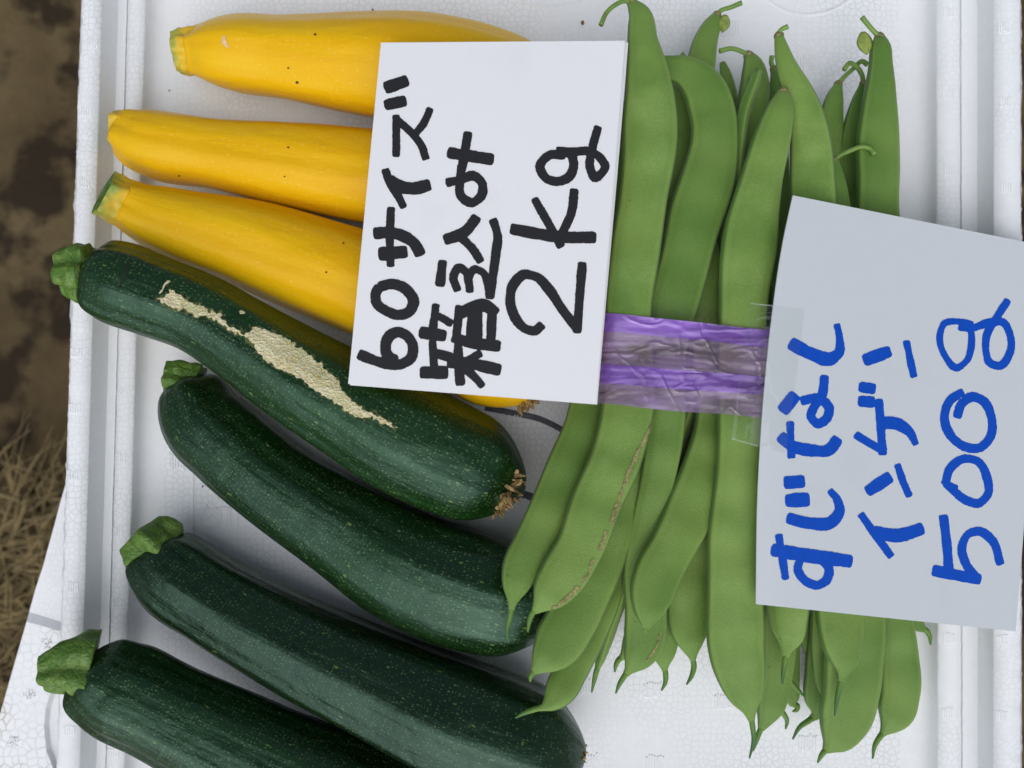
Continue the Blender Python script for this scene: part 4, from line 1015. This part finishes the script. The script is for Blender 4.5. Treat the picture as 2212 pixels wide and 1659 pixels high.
card = empty("paper_card", at(1050, 480, 0.046)); tag(card, "white paper card hand-lettered in black marker, lying across the yellow zucchini", "card")
sheet("front_leaf", [(823, 92), (799, 340), (775, 590), (752, 829)], [(1350, 88), (1330, 345), (1309, 605), (1288, 873)], card1_z, M_card, card, 0.0004)
sheet("back_leaf", [(826, 95), (802, 340), (778, 590), (756, 832)], [(1357, 92), (1336, 348), (1313, 608), (1290, 874)], lambda x, y: card1_z(x, y) - 0.0012 - 0.0006 * max(0, (x - 1000) / 350), M_card, card, 0.0004)
def W(pts, w):                            # rows with one nib width
    return [(p[0], p[1], p[2] if len(p) > 2 else w) for p in pts]
B1 = [
 [(5, W([(205, 650), (300, 688), (400, 712), (470, 712), (537, 665), (542, 590), (500, 530), (450, 512), (395, 540), (374, 600), (388, 660), (440, 690)], 66))],
 [(5, W([(330, 225), (430, 210), (505, 245), (548, 320), (520, 382), (455, 402), (375, 375), (316, 325), (312, 270), (335, 222)], 66))],
 [(2, W([(408, 1305), (400, 1470), (405, 1680)], 54)), (2, W([(302, 1470), (400, 1465), (480, 1485), (550, 1530), (595, 1605)], 72)), (2, W([(335, 1600), (508, 1585)], 84))],
 [(2, W([(370, 1065), (400, 1150), (445, 1220), (490, 1310)], 54)), (2, W([(395, 1130), (470, 1175), (560, 1185), (652, 1162)], 78))],
 [(2, W([(440, 985), (440, 725)], 50)), (2, W([(435, 745), (540, 840), (600, 920), (628, 1005)], 52)), (2, W([(555, 850), (620, 765), (655, 680)], 50)),
  (2, W([(372, 555), (512, 505)], 78)), (2, W([(367, 662), (502, 634)], 76))],
 [(5, W([(590, 765), (762, 765)], 84)), (5, W([(668, 562), (680, 760)], 52)), (5, W([(690, 645), (790, 672)], 62)), (5, W([(690, 335), (665, 540)], 50)), (5, W([(590, 512), (752, 535)], 74)), (5, W([(700, 405), (792, 460)], 52)),
  (5, W([(765, 700), (900, 710), (1095, 750)], 76)), (5, W([(830, 580), (832, 700), (845, 842)], 58)), (5, W([(870, 700), (925, 670), (975, 640)], 52)), (5, W([(870, 735), (930, 790), (988, 855)], 54)),
  (5, W([(840, 345), (815, 570)], 58)), (5, W([(822, 400), (1000, 345), (1070, 395)], 76)), (5, W([(936, 370), (930, 590)], 98)), (5, W([(1045, 350), (1035, 600)], 62)), (5, W([(790, 545), (930, 580), (1092, 600)], 72))],
 [(5, W([(732, 60), (716, 218)], 60)), (5, W([(828, 252), (802, 160), (832, 108), (878, 130), (895, 190), (905, 262)], 54)), (5, W([(893, 170), (930, 118), (985, 135), (1015, 200), (1030, 298)], 52)),
  (5, W([(1030, 298), (1050, 150), (1070, 0), (1078, -95), (1048, -200)], 56)), (2, W([(745, 1512), (870, 1460), (950, 1365)], 70)), (2, W([(830, 1480), (915, 1560), (975, 1650)], 54))],
 [(2, W([(893, 832), (865, 1000), (842, 1130), (850, 1235), (915, 1275), (978, 1225), (978, 1150), (925, 1108), (850, 1130), (755, 1152)], 58)), (2, W([(765, 960), (1050, 1005)], 78))],
 [(5, W([(1612, 72), (1578, 515)], 60)), (5, W([(1592, 505), (1480, 360), (1400, 240), (1325, 165), (1245, 150), (1180, 210), (1158, 310), (1190, 420), (1255, 490), (1310, 502), (1362, 462)], 62))],
 [(2, W([(1160, 1440), (1320, 1470), (1450, 1490), (1695, 1495)], 76)), (2, W([(1308, 1248), (1400, 1410), (1480, 1555)], 54)), (2, W([(1562, 1190), (1545, 1330), (1475, 1490)], 58))],
 [(2, W([(1500, 975), (1400, 980), (1347, 1045), (1385, 1122), (1455, 1142), (1530, 1110), (1557, 1030), (1540, 975), (1470, 955)], 58)), (2, W([(1450, 950), (1560, 955), (1660, 955), (1730, 1000), (1755, 1050), (1692, 1115), (1660, 1050), (1672, 950), (1712, 795)], 54))],
]
for k, ch in enumerate(B1):
    ink("ink_character", [Z(r, st) for r, st in ch], card1_z, M_black, card, seed=k)

sign = empty("paper_sign", at(1920, 900, 0.03)); tag(sign, "pale grey paper sign hand-lettered in blue marker, taped to the bean bundle", "sign")
sheet("sheet", [(1713, 422), (1692, 520), (1668, 680), (1648, 880), (1637, 1060), (1633, 1305)], [(2262, 532), (2254, 640), (2240, 800), (2222, 1000), (2208, 1190), (2194, 1364)], card2_z, M_card2, sign, 0.0005)
B2 = [
 [(9, W([(668, 190), (690, 330), (712, 472)], 48)), (9, W([(622, 285), (850, 322), (1130, 360)], 88)), (9, W([(805, 340), (790, 410), (850, 490), (915, 508), (972, 470), (982, 400), (930, 345)], 56))],
 [(6, W([(705, 1460), (828, 1450)], 82)), (6, W([(712, 1572), (856, 1565)], 86)), (9, W([(722, 85, 74), (860, 118, 80), (1000, 110, 78), (1050, 40, 62), (1035, -30, 50), (990, -88, 40)], 70))],
 [(6, W([(690, 1010), (775, 905)], 82)), (6, W([(740, 1075), (748, 1302)], 50)), (6, W([(676, 1165), (745, 1222), (870, 1255), (985, 1250), (1042, 1180)], 74)), (6, W([(808, 945), (920, 930), (985, 990), (965, 1060), (915, 1085), (872, 1040), (890, 985), (935, 920), (958, 785)], 58))],
 [(6, W([(742, 580, 80), (880, 650, 82), (990, 678, 80), (1045, 640, 60), (1052, 560, 50), (1033, 460, 44)], 70))],
 [(9, W([(1182, 58), (1280, 195), (1378, 330)], 50)), (9, W([(1265, 175), (1420, 195), (1578, 150)], 84))],
 [(6, W([(1222, 1518), (1372, 1420)], 78)), (6, W([(1415, 1342), (1450, 1450), (1492, 1545)], 46))],
 [(6, W([(1175, 855), (1275, 870)], 72)), (6, W([(1170, 945), (1268, 952)], 70)), (6, W([(1298, 935), (1310, 1100), (1322, 1282)], 56)), (6, W([(1150, 1155), (1240, 1210), (1340, 1265)], 52)), (6, W([(1300, 1080, 84), (1420, 1092, 80), (1490, 1140, 62), (1532, 1218, 36)], 60))],
 [(6, W([(1205, 690), (1372, 630)], 80)), (6, W([(1472, 566), (1495, 680), (1520, 795)], 46))],
 [(9, W([(1705, 70), (1725, 240), (1740, 420)], 58)), (9, W([(1640, 415), (1760, 440), (1938, 472)], 70)), (9, W([(1915, 465), (1850, 380), (1822, 280), (1860, 190), (1930, 170), (2010, 225), (2065, 378)], 54))],
 [(6, W([(1790, 1500), (1730, 1470), (1740, 1385), (1830, 1310), (1920, 1325), (1980, 1430), (1985, 1530), (1925, 1588), (1850, 1570), (1770, 1510), (1705, 1440)], 54))],
 [(6, W([(1830, 885), (1745, 945), (1712, 1050), (1750, 1160), (1850, 1235), (1930, 1240), (2000, 1170), (2005, 1040), (1955, 945), (1885, 920), (1820, 965), (1790, 1050)], 56))],
 [(6, W([(1890, 465), (1800, 445), (1715, 455), (1682, 540), (1715, 660), (1788, 735), (1852, 690), (1880, 600), (1880, 490)], 44)), (6, W([(1800, 480), (1880, 485), (2000, 450), (2080, 450), (2125, 530), (2120, 650), (2060, 722), (2000, 705), (1972, 620), (1985, 510), (2040, 420), (2112, 308)], 48))],
]
for k, ch in enumerate(B2):
    ink("ink_character", [Z(r, st) for r, st in ch], card2_z, M_blue, sign, seed=20 + k)

# ------------------------------------------------------------------ clear adhesive tape holding the sign
def clear_tape():
    root = empty("clear_tape", at(1660, 810, 0.047)); tag(root, "short piece of clear adhesive tape joining the blue-lettered sign to purple tape", "tape")
    tree = bvh_of(POD_OBJS)
    Lp = [(1621, 654), (1600, 800), (1580, 949)]; Rp = [(1739, 666), (1722, 800), (1697, 982)]
    n, m = 60, 44; L = catmull(np.array([(x, y, 0.0) for x, y in Lp]), n); Rr = catmull(np.array([(x, y, 0.0) for x, y in Rp]), n)
    se = lambda y: np.interp(y, [422, 520, 680, 880, 1060, 1305], [1713, 1692, 1668, 1648, 1637, 1633])
    V = []
    for i in range(n):
        for j in range(m):
            q = L[i, :2] * (1 - j / (m - 1)) + Rr[i, :2] * (j / (m - 1)); x, y = q
            if i == 0: y += 3.2 * (j % 2)
            if i == n - 1: y -= 3.2 * (j % 2)
            e = se(y)
            zs = card2_z(max(x, e), y) + 0.00028
            k = min(1, max(0, (e - x) / 55))
            z = zs * (1 - k ** 1.6) + 0.0438 * k ** 1.6
            V.append(at(x, y, z))
    mk("strip", V, [f[::-1] for f in grid_faces(n, m)], M_clear, root)
    M_edge = mat_simple("tape_torn_edge", (0.62, 0.66, 0.62), 0.4, 0.2, 900, 0.1)
    def edge(ids, r):
        Q = np.array([(*V[k], r * (0.7 + 0.5 * random.random())) for k in ids]); Q[:, 2] += 0.00008
        sweep("torn_edge", Q, M_edge, root, 6)
    edge([j for j in range(0, 20)], 0.00009); edge([(n - 1) * m + j for j in range(22)], 0.00009)
    
clear_tape()

# ------------------------------------------------------------------ crumbs on the tray
def crumb(px, py, r, label, mat=M_crumb, z=0.0004):
    rg = random.Random(int(px)); V = []; c = at(px, py, z); rad = r * pxm(z)
    for i in range(5):
        a = math.pi * i / 4 - math.pi / 2
        for j in range(8):
            b = j * math.pi / 4; k = rad * rg.uniform(0.75, 1.15)
            V.append(c + Vector((math.cos(a) * math.cos(b) * k * 0.7, math.cos(a) * math.sin(b) * k, math.sin(a) * k * 0.6 + rad * 0.4)))
    F = [(i * 8 + j, i * 8 + (j + 1) % 8, i * 8 + 8 + (j + 1) % 8, i * 8 + 8 + j) for i in range(4) for j in range(8)]
    o = mk("crumb", V, F, mat); tag(o, label, "crumb")
crumb(1258, 50, 5.5, "brown crumb on the bare foam near the curled stalk of the longest bean")
crumb(805, 22, 3.2, "tiny grey speck on the foam above the lone yellow zucchini", M_pin)
crumb(438, 1051, 2.6, "tiny dark speck on the foam beside the speckled zucchini near a raised digit", M_pin)
crumb(366, 196, 2.2, "tiny dark speck on the foam between two yellow zucchini stems", M_pin)
